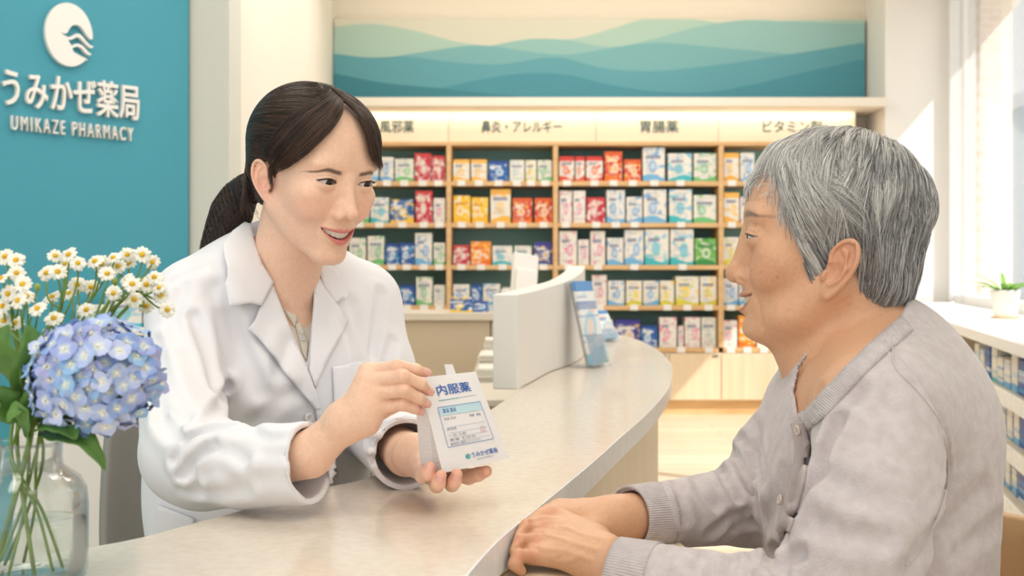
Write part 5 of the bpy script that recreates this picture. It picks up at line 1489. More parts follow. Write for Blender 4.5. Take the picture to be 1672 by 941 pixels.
# right hand (on the left in the photo): fingers along the bag's edge
def dig(*p, r): return ([N3(*q) for q in p], r)
RH = [([rCen-rAx*.10, rCen, rWri], [.025, .0232, .0182], .01),
      ([rWri, N3(585, 650, 1.128), N3(601, 607, 1.134)], [.016, .0125, .0090], .012), ([rWri, N3(592, 665, 1.122), N3(602, 623, 1.127)], [.0165, .015, .0108], .012),
      ([rWri, N3(597, 680, 1.121), N3(609, 642, 1.124)], [.016, .0125, .0092], .012), ([rWri, N3(598, 690, 1.126), N3(617, 664, 1.127)], [.0165, .0130, .0088], .012),
      ([N3(601, 607, 1.134), N3(650, 599, 1.119), N3(679, 604, 1.127), N3(694, 609, 1.137)], [.0082, .0067, .0060, .0048], .004),
      ([N3(602, 623, 1.127), N3(658, 615, 1.110), N3(687, 627, 1.121), N3(699, 639, 1.135)], [.0084, .0068, .0061, .0049], .004),
      ([N3(609, 642, 1.124), N3(659, 638, 1.109), N3(683, 650, 1.120), N3(694, 659, 1.133)], [.0082, .0066, .0059, .0048], .004),
      ([N3(617, 664, 1.127), N3(657, 661, 1.114), N3(675, 667, 1.122), N3(684, 672, 1.133)], [.0076, .0060, .0052, .0043], .004),
      ([N3(585, 680, 1.14), N3(620, 668, 1.165), N3(655, 655, 1.188), N3(685, 645, 1.20)], [.015, .0115, .0095, .0075], .010)]
LH = [([lElb+(lCuf-lElb)*.5, lCuf, lWri], [.024, .0245, .020], .01),
      ([lWri, N3(684, 752, 1.225), N3(682, 762, 1.195)], [.018, .0155, .0105], .012), ([lWri, N3(698, 762, 1.222), N3(704, 772, 1.196)], [.018, .0155, .0108], .012),
      ([lWri, N3(710, 766, 1.222), N3(728, 774, 1.200)], [.017, .015, .0108], .012), ([lWri, N3(722, 766, 1.232), N3(745, 773, 1.215)], [.016, .014, .0105], .012),
      ([N3(682, 762, 1.195), N3(690, 777, 1.160), N3(699, 774, 1.142), N3(702, 763, 1.141)], [.0084, .0078, .0070, .0058], .004),
      ([N3(704, 772, 1.196), N3(713, 793, 1.160), N3(716, 789, 1.141), N3(720, 777, 1.137)], [.0086, .0078, .0072, .0060], .004),
      ([N3(728, 774, 1.200), N3(738, 791, 1.168), N3(742, 787, 1.150), N3(746, 775, 1.146)], [.0086, .0078, .0072, .0059], .004),
      ([N3(745, 773, 1.215), N3(765, 779, 1.205), N3(781, 775, 1.195), N3(794, 770, 1.188)], [.0092, .0084, .0075, .0062], .004)]
KN = [N3(650, 599, 1.119), N3(658, 615, 1.110), N3(659, 638, 1.109), N3(657, 661, 1.114)]
MC = [N3(601, 607, 1.134), N3(602, 623, 1.127), N3(609, 642, 1.124), N3(617, 664, 1.127)]
def phys_body(P):
    d = s_chain(P, [neck0, neck1, neck2, N3(440, 760, 1.52)], [.046, .0465, .066, .075], .02)
    # throat and collar bones
    i = near(P, N3(475, 480, 1.43), .12)
    if len(i):
        p = P[i]; e = smin(d[i], np.maximum(coat_base(p)+f32(.0150), poly_sd(p, [(400, 380), (440, 480), (470, 560), (520, 560), (530, 400)])), .012)
        d[i] = e
    d = np.minimum(d, s_chain(P, bspl([pSR, N3(298, 600, 1.36), N3(300, 700, 1.26), rElb, N3(330, 764, 1.195)], 3), np.full(13, .026))); d = np.minimum(d, s_chain(P, [N3(330, 764, 1.195), N3(400, 765, 1.165), rCen], [.026, .025, .0232])); d = np.minimum(d, s_cap(P, neck2, pSR, .03)); d = np.minimum(d, s_cap(P, neck2, pSL, .03))
    d = np.minimum(d, s_chain(P, [pSL, N3(622, 600, 1.57), lElb], [.028, .027, .026])); d = np.minimum(d, s_cap(P, lElb, lCuf, .026, .0245))
    for H_, c in ((RH, N3(610, 670, 1.13)), (LH, N3(705, 755, 1.21))):
        i = near(P, c, .17)
        if len(i): d[i] = smin(d[i], hand_sd(P[i], H_), .006)
    i = near(P, N3(655, 630, 1.12), .06)
    if len(i):
        p = P[i]; e = d[i]
        for q in KN: e = e-.0008*np.exp(-(s_sph(p, q, 0)/.007)**2)
        d[i] = e
    i = near(P, HP.o, .16)
    if len(i): d[i] = smin(d[i], HP.f(P[i]), .014)
    return d
V, Q = surface_nets(phys_body, (-.62, .98, .62), (.06, 1.76, 1.22), .0013)
col = skin_colors(V, HP, False, SK_Y)
def warm(V, col, pts, r, c, a):
    for p in pts:
        w = (a*np.exp(-((V-p)**2).sum(1)/r**2))[:, None]; col[:] = col*(1-w)+np.array(c[:3])[None]*w
warm(V, col, [x for s_ in (RH[5:9], LH[5:9]) for (pts, _, _) in s_ for x in (pts[-1],)], .010, rgb(232, 150, 130), .6)
warm(V, col, KN+MC, .007, rgb(226, 158, 132), .45)
def nails(V, col, tips, c, name, parent, m, toward=(0, -1, .25), size=.0048, back=.002):
    """finger nails: thin curved plates on the finger ends"""
    for pts, rad, _ in tips:
        a, b = np.array(pts[-2]), np.array(pts[-1]); t = nrm(b-a); n = np.array(toward, float); n = nrm(n-t*(n @ t)); s_ = np.cross(t, n); r = rad[-1]
        vs = []; fs = []; nu, nv = 8, 8
        for i in range(nu+1):
            u = -1+2*i/nu
            for j in range(nv+1):
                v = -1+2*j/nv; wdt = size*(1-.25*max(0, v)**2-.15*max(0, -v)**2)
                th = u*wdt/(r*1.0); p = b+t*(v*size*1.15+.0012-back)+(n*math.cos(th)+s_*math.sin(th))*(r*1.03+.0003)+t*0
                vs.append(p)
        for i in range(nu):
            for j in range(nv): k = i*(nv+1)+j; fs.append((k, k+1, k+nv+2, k+nv+1))
        G().add(vs, fs).build(name, m, parent, smooth=True, solid=.0006)
M_nail = mat('fingernail', rgb(242, 186, 172), .22, coat=.3)
pb_ = np_mesh('body', V, Q, M_skin_y, ph, True, col)
nails(V, col, RH[5:9], None, 'fingernail', pb_, M_nail, (.25, -1, .35), .0043)
nails(V, col, LH[5:8], None, 'fingernail', pb_, M_nail, (0, -1, -.15), .0044)
add_eyes(HP, pb_, (.10, -1, -.08), (62, 40, 30)); add_lashes(HP, pb_, False); add_teeth(HP, pb_, False)
long_hair(HP, ph)

# collar, lapels, pockets, seams and buttons
cf = coat_f
def lap(lo=.003, hi=.007, line=None):
    """lift of a lapel: flat at its roll edge, standing off at the outer edge"""
    (ax, ay), (bx, by) = line
    L_ = math.hypot(bx-ax, by-ay)
    def fn(x, y):
        d = abs((bx-ax)*(ay-y)-(ax-x)*(by-ay))/L_; return lo+(hi-lo)*min(1, d/45.0)
    return fn
sheet('lapel', coat_outer, [(443, 466), (422, 501), (404, 537), (424, 562), (454, 600), (484, 634), (512, 668), (520, 668), (509, 632), (497, 600), (476, 548), (456, 498)], M_coat, coat, lift=lap(.002, .006, ((443, 466), (518, 668))), thick=.003, step=5)
sheet('lapel', coat_outer, [(512, 446), (528, 470), (543, 495), (563, 524), (546, 560), (526, 600), (512, 634), (502, 606), (505, 560), (510, 500)], M_coat, coat, lift=lap(.002, .006, ((512, 446), (505, 610))), thick=.003, step=5)
sheet('collar', coat_outer, [(402, 372), (412, 374), (412, 394), (424, 436), (443, 464), (421, 500), (376, 497), (366, 450), (364, 414), (382, 390)], M_coat, coat, lift=lap(.005, .011, ((408, 372), (443, 464))), thick=.003, step=5)
sheet('collar', coat_outer, [(513, 434), (522, 428), (545, 448), (563, 482), (561, 488), (543, 496), (526, 470)], M_coat, coat, lift=lap(.004, .009, ((513, 434), (530, 480))), thick=.003, step=5)
sheet('chest_pocket', coat_outer, [(541, 600), (600, 587), (606, 640), (604, 700), (548, 700), (544, 660)], M_coat, coat, off=.002, thick=.0022)
sheet('hip_pocket', coat_outer, [(262, 824), (318, 846), (330, 930), (240, 930), (246, 876)], M_coat, coat, off=.003, thick=.0025)
sheet('front_edge', coat_outer, [(512, 664), (522, 668), (536, 720), (552, 790), (560, 830), (546, 830), (530, 760), (518, 700)], M_coat, coat, off=.002, thick=.0025)
button('button', coat_outer, 502, 681, .0062, M_btn, coat, .003)
sheet('blouse_collar', lambda P: coat_base(P)+f32(.0085), [(448, 470), (456, 466), (472, 490), (485, 520), (480, 534), (462, 508)], M_shirt, shirt, off=.0015, thick=.0016, step=4)
sheet('blouse_collar', lambda P: coat_base(P)+f32(.0085), [(512, 470), (515, 478), (508, 498), (494, 505), (500, 488)], M_shirt, shirt, off=.0015, thick=.0016, step=4)
sheet('placket', shirt_f, [(481, 530), (490, 526), (502, 560), (500, 590), (494, 580)], M_shirt, shirt, off=.001, thick=.0014, step=4)
for bx, by in ((489, 541), (492, 553)): button('blouse_button', shirt_f, bx, by, .0030, M_btn, shirt, .0025)
# sleeve hems
def ring(c, ax, r, name, m, parent, th=.0009):
    g = G(); e = nrm(np.cross(ax, [0, 0, 1.0])); e2 = np.cross(ax, e)
    pts = [tuple(c+(e*math.cos(a)+e2*math.sin(a))*r) for a in np.linspace(0, 2*math.pi, 49)]
    g.tube(pts, th, 6).build(name, m, parent, smooth=True)
ring(rCuf-rAx*.0005, rAx, .0412, 'cuff_hem', M_coat, coat); ring(lCuf-lAx*.0005, lAx, .0413, 'cuff_hem', M_coat, coat)
# seated lower half: trousers and shoes, hidden by the counter
M_trs = mat('dark_trousers', rgb(60, 62, 70), .8)
def legs(hip, side_axis, fwd, knee_z, name, parent, m, skirt=False):
    g = G()
    for s_ in (-1, 1):
        h = hip+side_axis*.085*s_; k = h+fwd*.36+np.array([0, 0, .0]); k[2] = knee_z; a = k+fwd*.02; a[2] = FLOOR+.08
        g.tube(bspl([h, h+(k-h)*.5, k, k+(a-k)*.5, a], 3), [.082, .08, .078, .076, .074, .072, .070, .064, .058, .054, .05, .046, .042], 16)
    g.build(name, m, parent, smooth=True)
    for s_ in (-1, 1):
        a = hip+side_axis*.085*s_+fwd*.40; a[2] = FLOOR+.035
        G().ball(a, (.045, .045, .034)).ball(a+fwd*.09, (.05, .05, .028)).build('shoe', M_lash, parent, smooth=True)
hipP = N3(425, 790, 1.52); hipP[2] = .50
legs(hipP, AXP[:, 0].astype(float), AXP[:, 1].astype(float)*.38, .50, 'trousers', ph, M_trs)
# ================================================================== THE CUSTOMER
ol = thing('person', 'elderly person with short grey hair in a greige cardigan, hands folded on the counter ledge', 'person', (.42, 1.22, .43))
AXO = axes(-97)
oSN, oSF = N3(1436, 668, 1.06), N3(1338, 664, 1.36)
nElb, nCuf, nWri = N3(1345, 1010, .985), N3(1008, 943, 1.055), N3(984, 916, 1.065)
fElb, fCuf, fWri = N3(1222, 826, 1.30), N3(1030, 846, 1.195), N3(1005, 848, 1.185)
nAx = nrm(nCuf-N3(1180, 984, 1.01)); fAx = nrm(fCuf-N3(1150, 838, 1.26))
on0 = HO.wor([0, 20, -56]); on1 = N3(1395, 590, 1.205); on2 = N3(1425, 690, 1.21)
def card_base(P):
    d = s_ell(P, N3(1438, 800, 1.215), (.155, .114, .215), AXO)
    d = smin(d, s_ell(P, N3(1456, 690, 1.205), (.140, .100, .098), AXO), .05)
    d = smin(d, s_ell(P, N3(1425, 1000, 1.215), (.165, .105, .2), AXO), .06)
    d = smin(d, s_cap(P, oSN, oSF, .058), .05)
    d = smin(d, s_cap(P, N3(1440, 590, 1.20), oSN, .05, .05), .05)
    d = smin(d, s_cap(P, N3(1400, 600, 1.22), oSF, .045, .045), .05)
    d = smin(d, s_ell(P, N3(1345, 800, 1.16), (.07, .05, .07), AXO), .06); d = smin(d, s_ell(P, N3(1345, 800, 1.27), (.07, .05, .07), AXO), .06)
    a = s_chain(P, bspl([oSN, N3(1428, 800, 1.005), N3(1395, 920, .985), nElb], 3), np.linspace(.059, .054, 10), .006)
    a2 = s_chain(P, [nElb, N3(1180, 984, 1.01), nCuf, N3(960, 926, 1.07)], [.055, .044, .0375, .037])
    a2 = smax(a2, (P-V3(nCuf)) @ V3(nAx), .004)
    d = smin(d, smin(a, a2, .012), .010)
    b = s_chain(P, [oSF, N3(1275, 740, 1.34), fElb], [.055, .05, .044], .01)
    b2 = s_chain(P, [fElb, N3(1120, 838, 1.24), fCuf, N3(990, 850, 1.17)], [.044, .038, .034, .034])
    b2 = smax(b2, (P-V3(fCuf)) @ V3(fAx), .004)
    return smin(d, smin(b, b2, .02), .018)
ofold = folds_on(card_base, [
    ([(1172, 754), (1184, 785), (1200, 815)], .005, .006), ([(1194, 730), (1215, 770), (1232, 806)], .0045, .007), ([(1134, 774), (1146, 800), (1168, 826)], .0035, .007),
    ([(1104, 790), (1112, 815), (1120, 850)], .002, .006), ([(1210, 716), (1236, 760), (1246, 800)], .004, .007), ([(1180, 880), (1200, 862), (1232, 850)], .003, .006), ([(1340, 760), (1380, 800), (1440, 820)], .0025, .011), ([(1330, 850), (1380, 870), (1440, 880)], .003, .010), ([(1150, 905), (1142, 925), (1140, 941)], .0022, .006), ([(1090, 900), (1086, 920), (1086, 941)], .0016, .006),
    ([(1226, 690), (1240, 730), (1250, 780)], .0025, .009), ([(1160, 870), (1185, 850), (1215, 838)], .003, .007),
    ([(1282, 890), (1262, 905), (1252, 930)], .006, .006), ([(1310, 905), (1285, 918), (1275, 940)], .005, .007), ([(1232, 910), (1225, 930), (1222, 945)], .0035, .006), ([(1200, 916), (1194, 932), (1192, 945)], .0028, .006),
    ([(1440, 562), (1490, 600), (1530, 668), (1548, 740), (1538, 810), (1515, 868), (1480, 915)], .0022, .0032),
    ([(1372, 690), (1345, 760), (1318, 820), (1290, 880)], .008, .007), ([(1400, 640), (1372, 690), (1350, 740)], .0025, .009), ([(1250, 850), (1270, 820), (1285, 780)], .0025, .010),
    ([(1480, 930), (1520, 880), (1560, 850), (1600, 800)], .003, .011), ([(1560, 900), (1600, 870), (1632, 850)], .0025, .010), ([(1330, 640), (1322, 700), (1318, 760)], .0022, .008)], .75, 1.8)
NECKO = [(1490, 470), (1470, 520), (1430, 553), (1391, 591), (1353, 631), (1323, 667), (1304, 682), (1296, 640), (1305, 600), (1330, 560), (1350, 470)]
def card_outer(P): return apply_folds(P, card_base(P), ofold)
def card_f(P):
    d = card_outer(P)
    i = near(P, N3(1390, 600, 1.13), .17)
    if len(i):
        p = P[i]; e = d[i]
        v = np.maximum(poly_sd(p, NECKO), -(e+f32(.03))); v = np.maximum(v, p[:, 1]-f32(1.24)); d[i] = smax(e, -v, .002)
    d = smax(d, -s_cap(P, nCuf-nAx*.05, nCuf+nAx*.05, .031, .0345), .002)
    d = smax(d, -s_cap(P, fCuf-fAx*.05, fCuf+fAx*.05, .028, .0312), .002)
    return smax(d, f32(.44)-P[:, 2], .01)
V, Q = surface_nets(card_f, (.06, .86, .40), (.64, 1.50, 1.0), .0034)
card = np_mesh('cardigan', V, Q, M_card, ol, True); card['label'] = 'greige fine-knit cardigan with ribbed cuffs'
# hands, resting one over the other
NH = [([nCuf-nAx*.10, nCuf, nWri], [.027, .027, .0235], .01),
      ([nWri, N3(945, 868, 1.115), N3(906, 840, 1.145)], [.019, .0145, .0092], .013), ([nWri, N3(940, 880, 1.098), N3(888, 858, 1.122)], [.019, .0150, .0096], .013),
      ([nWri, N3(935, 895, 1.083), N3(877, 882, 1.100)], [.019, .0150, .0094], .013), ([nWri, N3(930, 908, 1.068), N3(869, 907, 1.078)], [.019, .0145, .0090], .013),
      ([N3(906, 840, 1.145), N3(881, 843, 1.140), N3(867, 858, 1.125), N3(863, 874, 1.115)], [.0082, .0066, .0062, .0055], .004),
      ([N3(888, 858, 1.122), N3(861, 859, 1.106), N3(851, 877, 1.092), N3(856, 893, 1.095)], [.0084, .0068, .0064, .0057], .004),
      ([N3(877, 882, 1.100), N3(851, 882, 1.084), N3(843, 901, 1.072), N3(850, 915, 1.078)], [.0084, .0068, .0064, .0057], .004),
      ([N3(869, 907, 1.078), N3(846, 908, 1.062), N3(840, 922, 1.056), N3(850, 932, 1.064)], [.0080, .0064, .0060, .0054], .004),
      ([N3(975, 885, 1.10), N3(950, 868, 1.15), N3(925, 856, 1.165), N3(905, 858, 1.17)], [.016, .0125, .0105, .008], .010)]
FH = [([fCuf-fAx*.10, fCuf, fWri], [.026, .026, .0225], .01),
      ([fWri, N3(955, 840, 1.19), N3(915, 832, 1.195)], [.0185, .0155, .0115], .014), ([fWri, N3(955, 846, 1.178), N3(910, 840, 1.180)], [.0185, .016, .012], .014),
      ([fWri, N3(955, 852, 1.165), N3(905, 848, 1.165)], [.0185, .0155, .0118], .014),
      ([N3(915, 832, 1.195), N3(894, 835, 1.175), N3(878, 846, 1.155), N3(874, 858, 1.145)], [.0082, .0066, .0062, .0055], .004),
      ([N3(910, 840, 1.180), N3(885, 840, 1.155), N3(870, 852, 1.135), N3(867, 864, 1.125)], [.0084, .0068, .0064, .0057], .004),
      ([N3(905, 848, 1.165), N3(881, 850, 1.145), N3(867, 864, 1.125), N3(865, 876, 1.118)], [.0084, .0068, .0064, .0057], .004),
      ([N3(900, 855, 1.150), N3(881, 862, 1.135), N3(868, 876, 1.118)], [.0100, .0088, .0072], .006),
      ([N3(985, 862, 1.165), N3(955, 872, 1.135), N3(935, 870, 1.125), N3(915, 868, 1.125)], [.015, .0125, .0105, .0085], .010)]
def nh_f(P): return hand_sd(P, NH)
def on_hand(pts):
    pp = bspl([(x_, y_, 0) for x_, y_ in pts], 4); Pm, ok = march(nh_f, [q[0] for q in pp], [q[1] for q in pp], .85, 1.4); return Pm[ok]
vein = [on_hand(v_) for v_ in ([(982, 880), (950, 872), (925, 862), (905, 862)], [(975, 898), (940, 888), (915, 880), (893, 874)], [(965, 915), (930, 902), (905, 898), (886, 896)], [(938, 888), (925, 896), (915, 905), (900, 912)], [(950, 905), (935, 914), (910, 918)])]
crease = [on_hand(v_) for v_ in ([(896, 847), (880, 849), (868, 853)], [(882, 869), (866, 868), (852, 870)], [(874, 895), (858, 893), (843, 896)])]
OKN = [N3(906, 840, 1.135), N3(888, 858, 1.110), N3(877, 882, 1.088), N3(869, 907, 1.066), N3(858, 859, 1.10), N3(849, 882, 1.077), N3(845, 908, 1.055)]
def old_body(P):
    d = s_chain(P, [on0, on1, on2, N3(1448, 900, 1.215)], [.053, .058, .078, .08], .02)
    d = smin(d, s_cap(P, HO.wor([0, -40, -88]), N3(1372, 650, 1.205), .030, .044), .03)          # throat
    i = near(P, N3(1390, 610, 1.13), .185)
    if len(i):
        p = P[i]; d[i] = smin(d[i], card_outer(p)+f32(.0045), .012)
    d = np.minimum(d, s_cap(P, on2, oSN, .03)); d = np.minimum(d, s_cap(P, on2, oSF, .03))
    d = np.minimum(d, s_chain(P, bspl([oSN, N3(1428, 800, 1.005), N3(1395, 920, .985), nElb], 3), np.full(10, .028))); d = np.minimum(d, s_chain(P, [nElb, N3(1180, 984, 1.01), nCuf], [.028, .026, .026]))
    d = np.minimum(d, s_chain(P, [oSF, N3(1275, 740, 1.34), fElb, N3(1120, 838, 1.24), fCuf], [.03, .028, .026, .025, .025]))
    nh = np.full(len(P), 1.0, f32); c = N3(930, 880, 1.1)
    i = near(P, c, .19)
    if len(i):
        p = P[i]; e = np.minimum(hand_sd(p, NH), 1.0)
        for ch in vein:
            if len(ch) > 1: e = e-.0011*np.exp(-(s_chain(p, ch, [0]*len(ch))/.0026)**2)
        for ch in crease:
            if len(ch) > 1: e = e+.0034*np.exp(-(s_chain(p, ch, [0]*len(ch))/.0030)**2)
        for q in OKN: e = e-.0016*np.exp(-(s_sph(p, q, 0)/.0075)**2)
        e2 = hand_sd(p, FH)
        d[i] = np.minimum(d[i], smin(e, e2, .0025))
    # neck folds
    for pts, amp in (([N3(1262, 570, 1.19), N3(1300, 600, 1.165), N3(1335, 640, 1.16)], .002), ([N3(1330, 560, 1.15), N3(1345, 600, 1.15), N3(1350, 640, 1.155)], .002), ([N3(1400, 520, 1.14), N3(1385, 570, 1.14), N3(1370, 620, 1.145)], .0015)):
        i = near(P, pts[1], .08)
        if len(i): d[i] = d[i]+amp*np.exp(-(s_chain(P[i], pts, [0]*3)/.006)**2)
    i = near(P, HO.o, .165)
    if len(i): d[i] = smin(d[i], HO.f(P[i]), .018)
    return d
V, Q = surface_nets(old_body, (-.02, .86, .60), (.64, 1.50, 1.15), .0013)
col = skin_colors(V, HO, True, SK_O)
warm(V, col, OKN, .007, rgb(200, 124, 96), .55)
rng_ = np.random.RandomState(9)
for k in range(26):
    p = N3(rng_.uniform(870, 1030), rng_.uniform(840, 920), rng_.uniform(1.04, 1.16)); warm(V, col, [p], rng_.uniform(.002, .004), rgb(150, 98, 70), .4)
ob_ = np_mesh('body', V, Q, M_skin_o, ol, True, col)
add_eyes(HO, ob_, (-.05, -1, -.02), (60, 42, 32)); add_lashes(HO, ob_, True); add_teeth(HO, ob_, True)
short_hair(HO, ol)
# ribbed bands
def rib_band(name, path, w, f, parent, m, off=.003, thick=.004, y0=.75, y1=1.6):
    """knitted band along a line on the photo, w pixels wide, laid on f; 'rib' runs along it"""
    pp = np.array([p[:2] for p in bspl([(a, b, 0) for a, b in path], 10)]); t = np.gradient(pp, axis=0); t /= np.linalg.norm(t, axis=1)[:, None]; nr = np.stack([-t[:, 1], t[:, 0]], 1)
    rows = 5; pts = np.concatenate([pp+nr*w*(j/(rows-1)-.5) for j in range(rows)])
    Pm, ok = march(f, pts[:, 0], pts[:, 1], y0, y1); nn = sdf_grad(f, Pm, .004)
    bulge = np.repeat(np.sin(np.linspace(.25, math.pi-.25, rows)), len(pp))
    Pm = Pm+nn*(off*bulge)[:, None]; n = len(pp)
    fs = [q for q in ((j*n+i, j*n+i+1, (j+1)*n+i+1, (j+1)*n+i) for j in range(rows-1) for i in range(n-1)) if all(ok[k_] for k_ in q)]
    me = bpy.data.meshes.new(name); me.from_pydata([tuple(v) for v in Pm], [], fs); me.update()
    a = me.attributes.new('rib', 'FLOAT', 'POINT'); s_ = np.concatenate([[0], np.cumsum(np.linalg.norm(np.diff(pp, axis=0), axis=1))])*1.1/F
    a.data.foreach_set('value', np.tile(s_, rows).astype(f32)); me.polygons.foreach_set('use_smooth', [True]*len(me.polygons)); me.materials.append(m)
    bm = bmesh.new(); bm.from_mesh(me)
    bmesh.ops.recalc_face_normals(bm, faces=bm.faces)
    if sum(q.normal.dot(Vector((0, -1, 0))) for q in bm.faces) < 0: bmesh.ops.reverse_faces(bm, faces=bm.faces)
    bm.to_mesh(me); bm.free()
    o = bpy.data.objects.new(name, me); C.objects.link(o); md = o.modifiers.new('s', 'SOLIDIFY'); md.thickness = thick; md.offset = .6; put(o, parent); return o
M_rib = rib_mat('knit_rib', 2600.0)
rib_band('neck_band', [(1480, 529), (1442, 563), (1402, 601), (1364, 641), (1332, 675), (1312, 690)], 30, card_outer, card, M_rib, .0009, .0018)
rib_band('button_band', [(1306, 690), (1313, 730), (1303, 790), (1288, 845), (1280, 868)], 20, card_outer, card, mat('knit_band', rgb(186, 173, 170), .85, bump=.4, bscale=400, sheen=.3))
def cuff(name, c, ax, r0, r1, L_, parent, m):
    e = nrm(np.cross(ax, [0, 0, 1.0])); e2 = np.cross(ax, e); nu, nv = 64, 10; vs = []; fs = []; rb = []
    for j in range(nv+1):
        t = j/nv; rr_ = (r0+(r1-r0)*t)
        for k in range(nu):
            a = 2*math.pi*k/nu; vs.append(c-ax*(L_*t)+(e*math.cos(a)+e2*math.sin(a))*rr_); rb.append(a*.035)
    for j in range(nv):
        for k in range(nu): fs.append((j*nu+k, j*nu+(k+1) % nu, (j+1)*nu+(k+1) % nu, (j+1)*nu+k))
    o = G().add(vs, fs).build(name, m, parent, smooth=True, solid=.003)
    at = o.data.attributes.new('rib', 'FLOAT', 'POINT'); at.data.foreach_set('value', np.array(rb, f32))
    return o
cuff('ribbed_cuff', nCuf+nAx*.003, nAx, .0365, .0400, .040, card, M_rib)
cuff('ribbed_cuff', fCuf+fAx*.003, fAx, .0335, .0362, .042, card, M_rib)
for bx, by in ((1311, 700), (1283, 818)): button('button', card_outer, bx, by, .0052, M_pearl, card, .0055)
hipO = N3(1450, 900, 1.215); hipO[2] = .50
legs(hipO, AXO[:, 0].astype(float), AXO[:, 1].astype(float)*.5, .50, 'trousers', ol, mat('grey_trousers', rgb(110, 108, 112), .8))

def seam(path, f, parent, m, r=.0011):
    pp = bspl([(a, b, 0) for a, b in path], 8); P, ok = march(f, [p[0] for p in pp], [p[1] for p in pp], .75, 1.9); n = sdf_grad(f, P, .004)
    G().tube([tuple(p) for p in (P+n*.0002)[ok]], r, 6).build('seam', m, parent, smooth=True)
seam([(1458, 556), (1462, 600), (1500, 640), (1535, 690), (1548, 760), (1540, 820), (1512, 880), (1478, 925)], card_outer, card, M_card)
# ================================================================== THE MEDICINE BAG
M_bag = mat('white_paper', rgb(240, 238, 238), .55, bump=.06, bscale=40, bdist=.001)
M_ink = mat('blue_ink', rgb(48, 100, 180), .5); M_ink2 = mat('light_blue_ink', rgb(196, 226, 236), .5); M_ink3 = mat('grey_ink', rgb(120, 128, 150), .6); M_ink4 = mat('teal_ink', rgb(70, 170, 180), .5); M_line = mat('blue_line_ink', rgb(120, 150, 205), .5); M_pink = mat('pink_ink', rgb(226, 180, 190), .6)
bag = thing('medicine_bag', 'white paper medicine bag with blue lettering held over the counter', 'paper bag', tuple(N3(755, 760, 1.18)))
TL, TR, BL, BR = [N3(*p) for p in ((684, 617, 1.152), (776, 607, 1.196), (723, 773, 1.145), (832, 749, 1.190))]
nb_ = nrm(np.cross(TR-TL, TL-BL)); nb_ = nb_ if nb_[1] < 0 else -nb_            # face normal, towards the viewer
def bq(u, v, o=0.0):
    """point on the bag's front: u to the right, v up, o outwards; gently bulged"""
    p = (1-v)*((1-u)*BL+u*BR)+v*((1-u)*TL+u*TR)
    return p+nb_*(.0035*math.sin(math.pi*min(max(u, 0), 1))*math.sin(math.pi*min(max(v, 0), 1))+o)
def dep(v): return .006+.036*(1-v)**.8
nu, nv = 18, 24; vs = []; fs = []
for j in range(nv+1):
    v = j/nv
    for i in range(nu+1): vs.append(bq(i/nu, v))
nf = len(vs)
for j in range(nv+1):
    v = j/nv
    for i in range(nu+1): vs.append(bq(i/nu, v)-nb_*(dep(v)+.004*math.sin(math.pi*i/nu)*math.sin(math.pi*v)))
def quad(o, flip):
    for j in range(nv):
        for i in range(nu):
            k = o+j*(nu+1)+i; q = (k, k+1, k+nu+2, k+nu+1); fs.append(q[::-1] if flip else q)
quad(0, False); quad(nf, True)
# gusset sides with an inward crease, and the folded base
for side in (0, nu):
    mid = len(vs)
    for j in range(nv+1):
        v = j/nv; a = Vector(vs[j*(nu+1)+side]); b = Vector(vs[nf+j*(nu+1)+side]); inward = Vector(BR-BL).normalized()*(1 if side == 0 else -1)
        vs.append((a+b)/2+inward*(.002+.010*v))
    for j in range(nv):
        a, a2, m_, m2, b, b2 = j*(nu+1)+side, (j+1)*(nu+1)+side, mid+j, mid+j+1, nf+j*(nu+1)+side, nf+(j+1)*(nu+1)+side
        fs += [(a, a2, m2, m_), (m_, m2, b2, b)] if side == 0 else [(a, m_, m2, a2), (m_, b, b2, m2)]
for i in range(nu): fs.append((i+1, i, nf+i, nf+i+1)); fs.append((nv*(nu+1)+i, nv*(nu+1)+i+1, nf+nv*(nu+1)+i+1, nf+nv*(nu+1)+i))
bo = G().add(vs, fs).build('paper_body', M_bag, bag, smooth=False)
bm = bmesh.new(); bm.from_mesh(bo.data); bmesh.ops.remove_doubles(bm, verts=bm.verts, dist=1e-5); bmesh.ops.recalc_face_normals(bm, faces=bm.faces); bm.to_mesh(bo.data); bm.free()
# top tab
t0, t1 = bq(.50, 1.0, -.002), bq(.66, 1.0, -.002); up = nrm(TL-BL)
G().add([t0, t1, t1+up*.0105-(t1-t0)*.10, t0+up*.0115+(t1-t0)*.06], [(0, 1, 2, 3)]).build('tab', M_bag, bag, solid=.0012)
# print on the front
def print_poly(name, uv, m, o=.0006, thick=.0):
    g = G(); n = len(uv); g.add([bq(u, v, o) for u, v in uv], [tuple(range(n))]); return g.build(name, m, bag)
def pline(name, pts, w, m, o=.0007):
    g = G()
    for k in range(len(pts)-1):
        (u0, v0), (u1, v1) = pts[k], pts[k+1]; n = max(1, int(max(abs(u1-u0), abs(v1-v0))*12))
        for j in range(n):
            a0, b0 = u0+(u1-u0)*j/n, v0+(v1-v0)*j/n; a1, b1 = u0+(u1-u0)*(j+1)/n, v0+(v1-v0)*(j+1)/n
            du, dv = (b1-b0), -(a1-a0); L_ = math.hypot(du*1.6, dv)+1e-9; du, dv = du/L_*w*1.6, dv/L_*w
            g.add([bq(a0-du, b0-dv, o), bq(a1-du, b1-dv, o), bq(a1+du, b1+dv, o), bq(a0+du, b0+dv, o)], [(0, 1, 2, 3)])
    return g.build(name, m, bag)
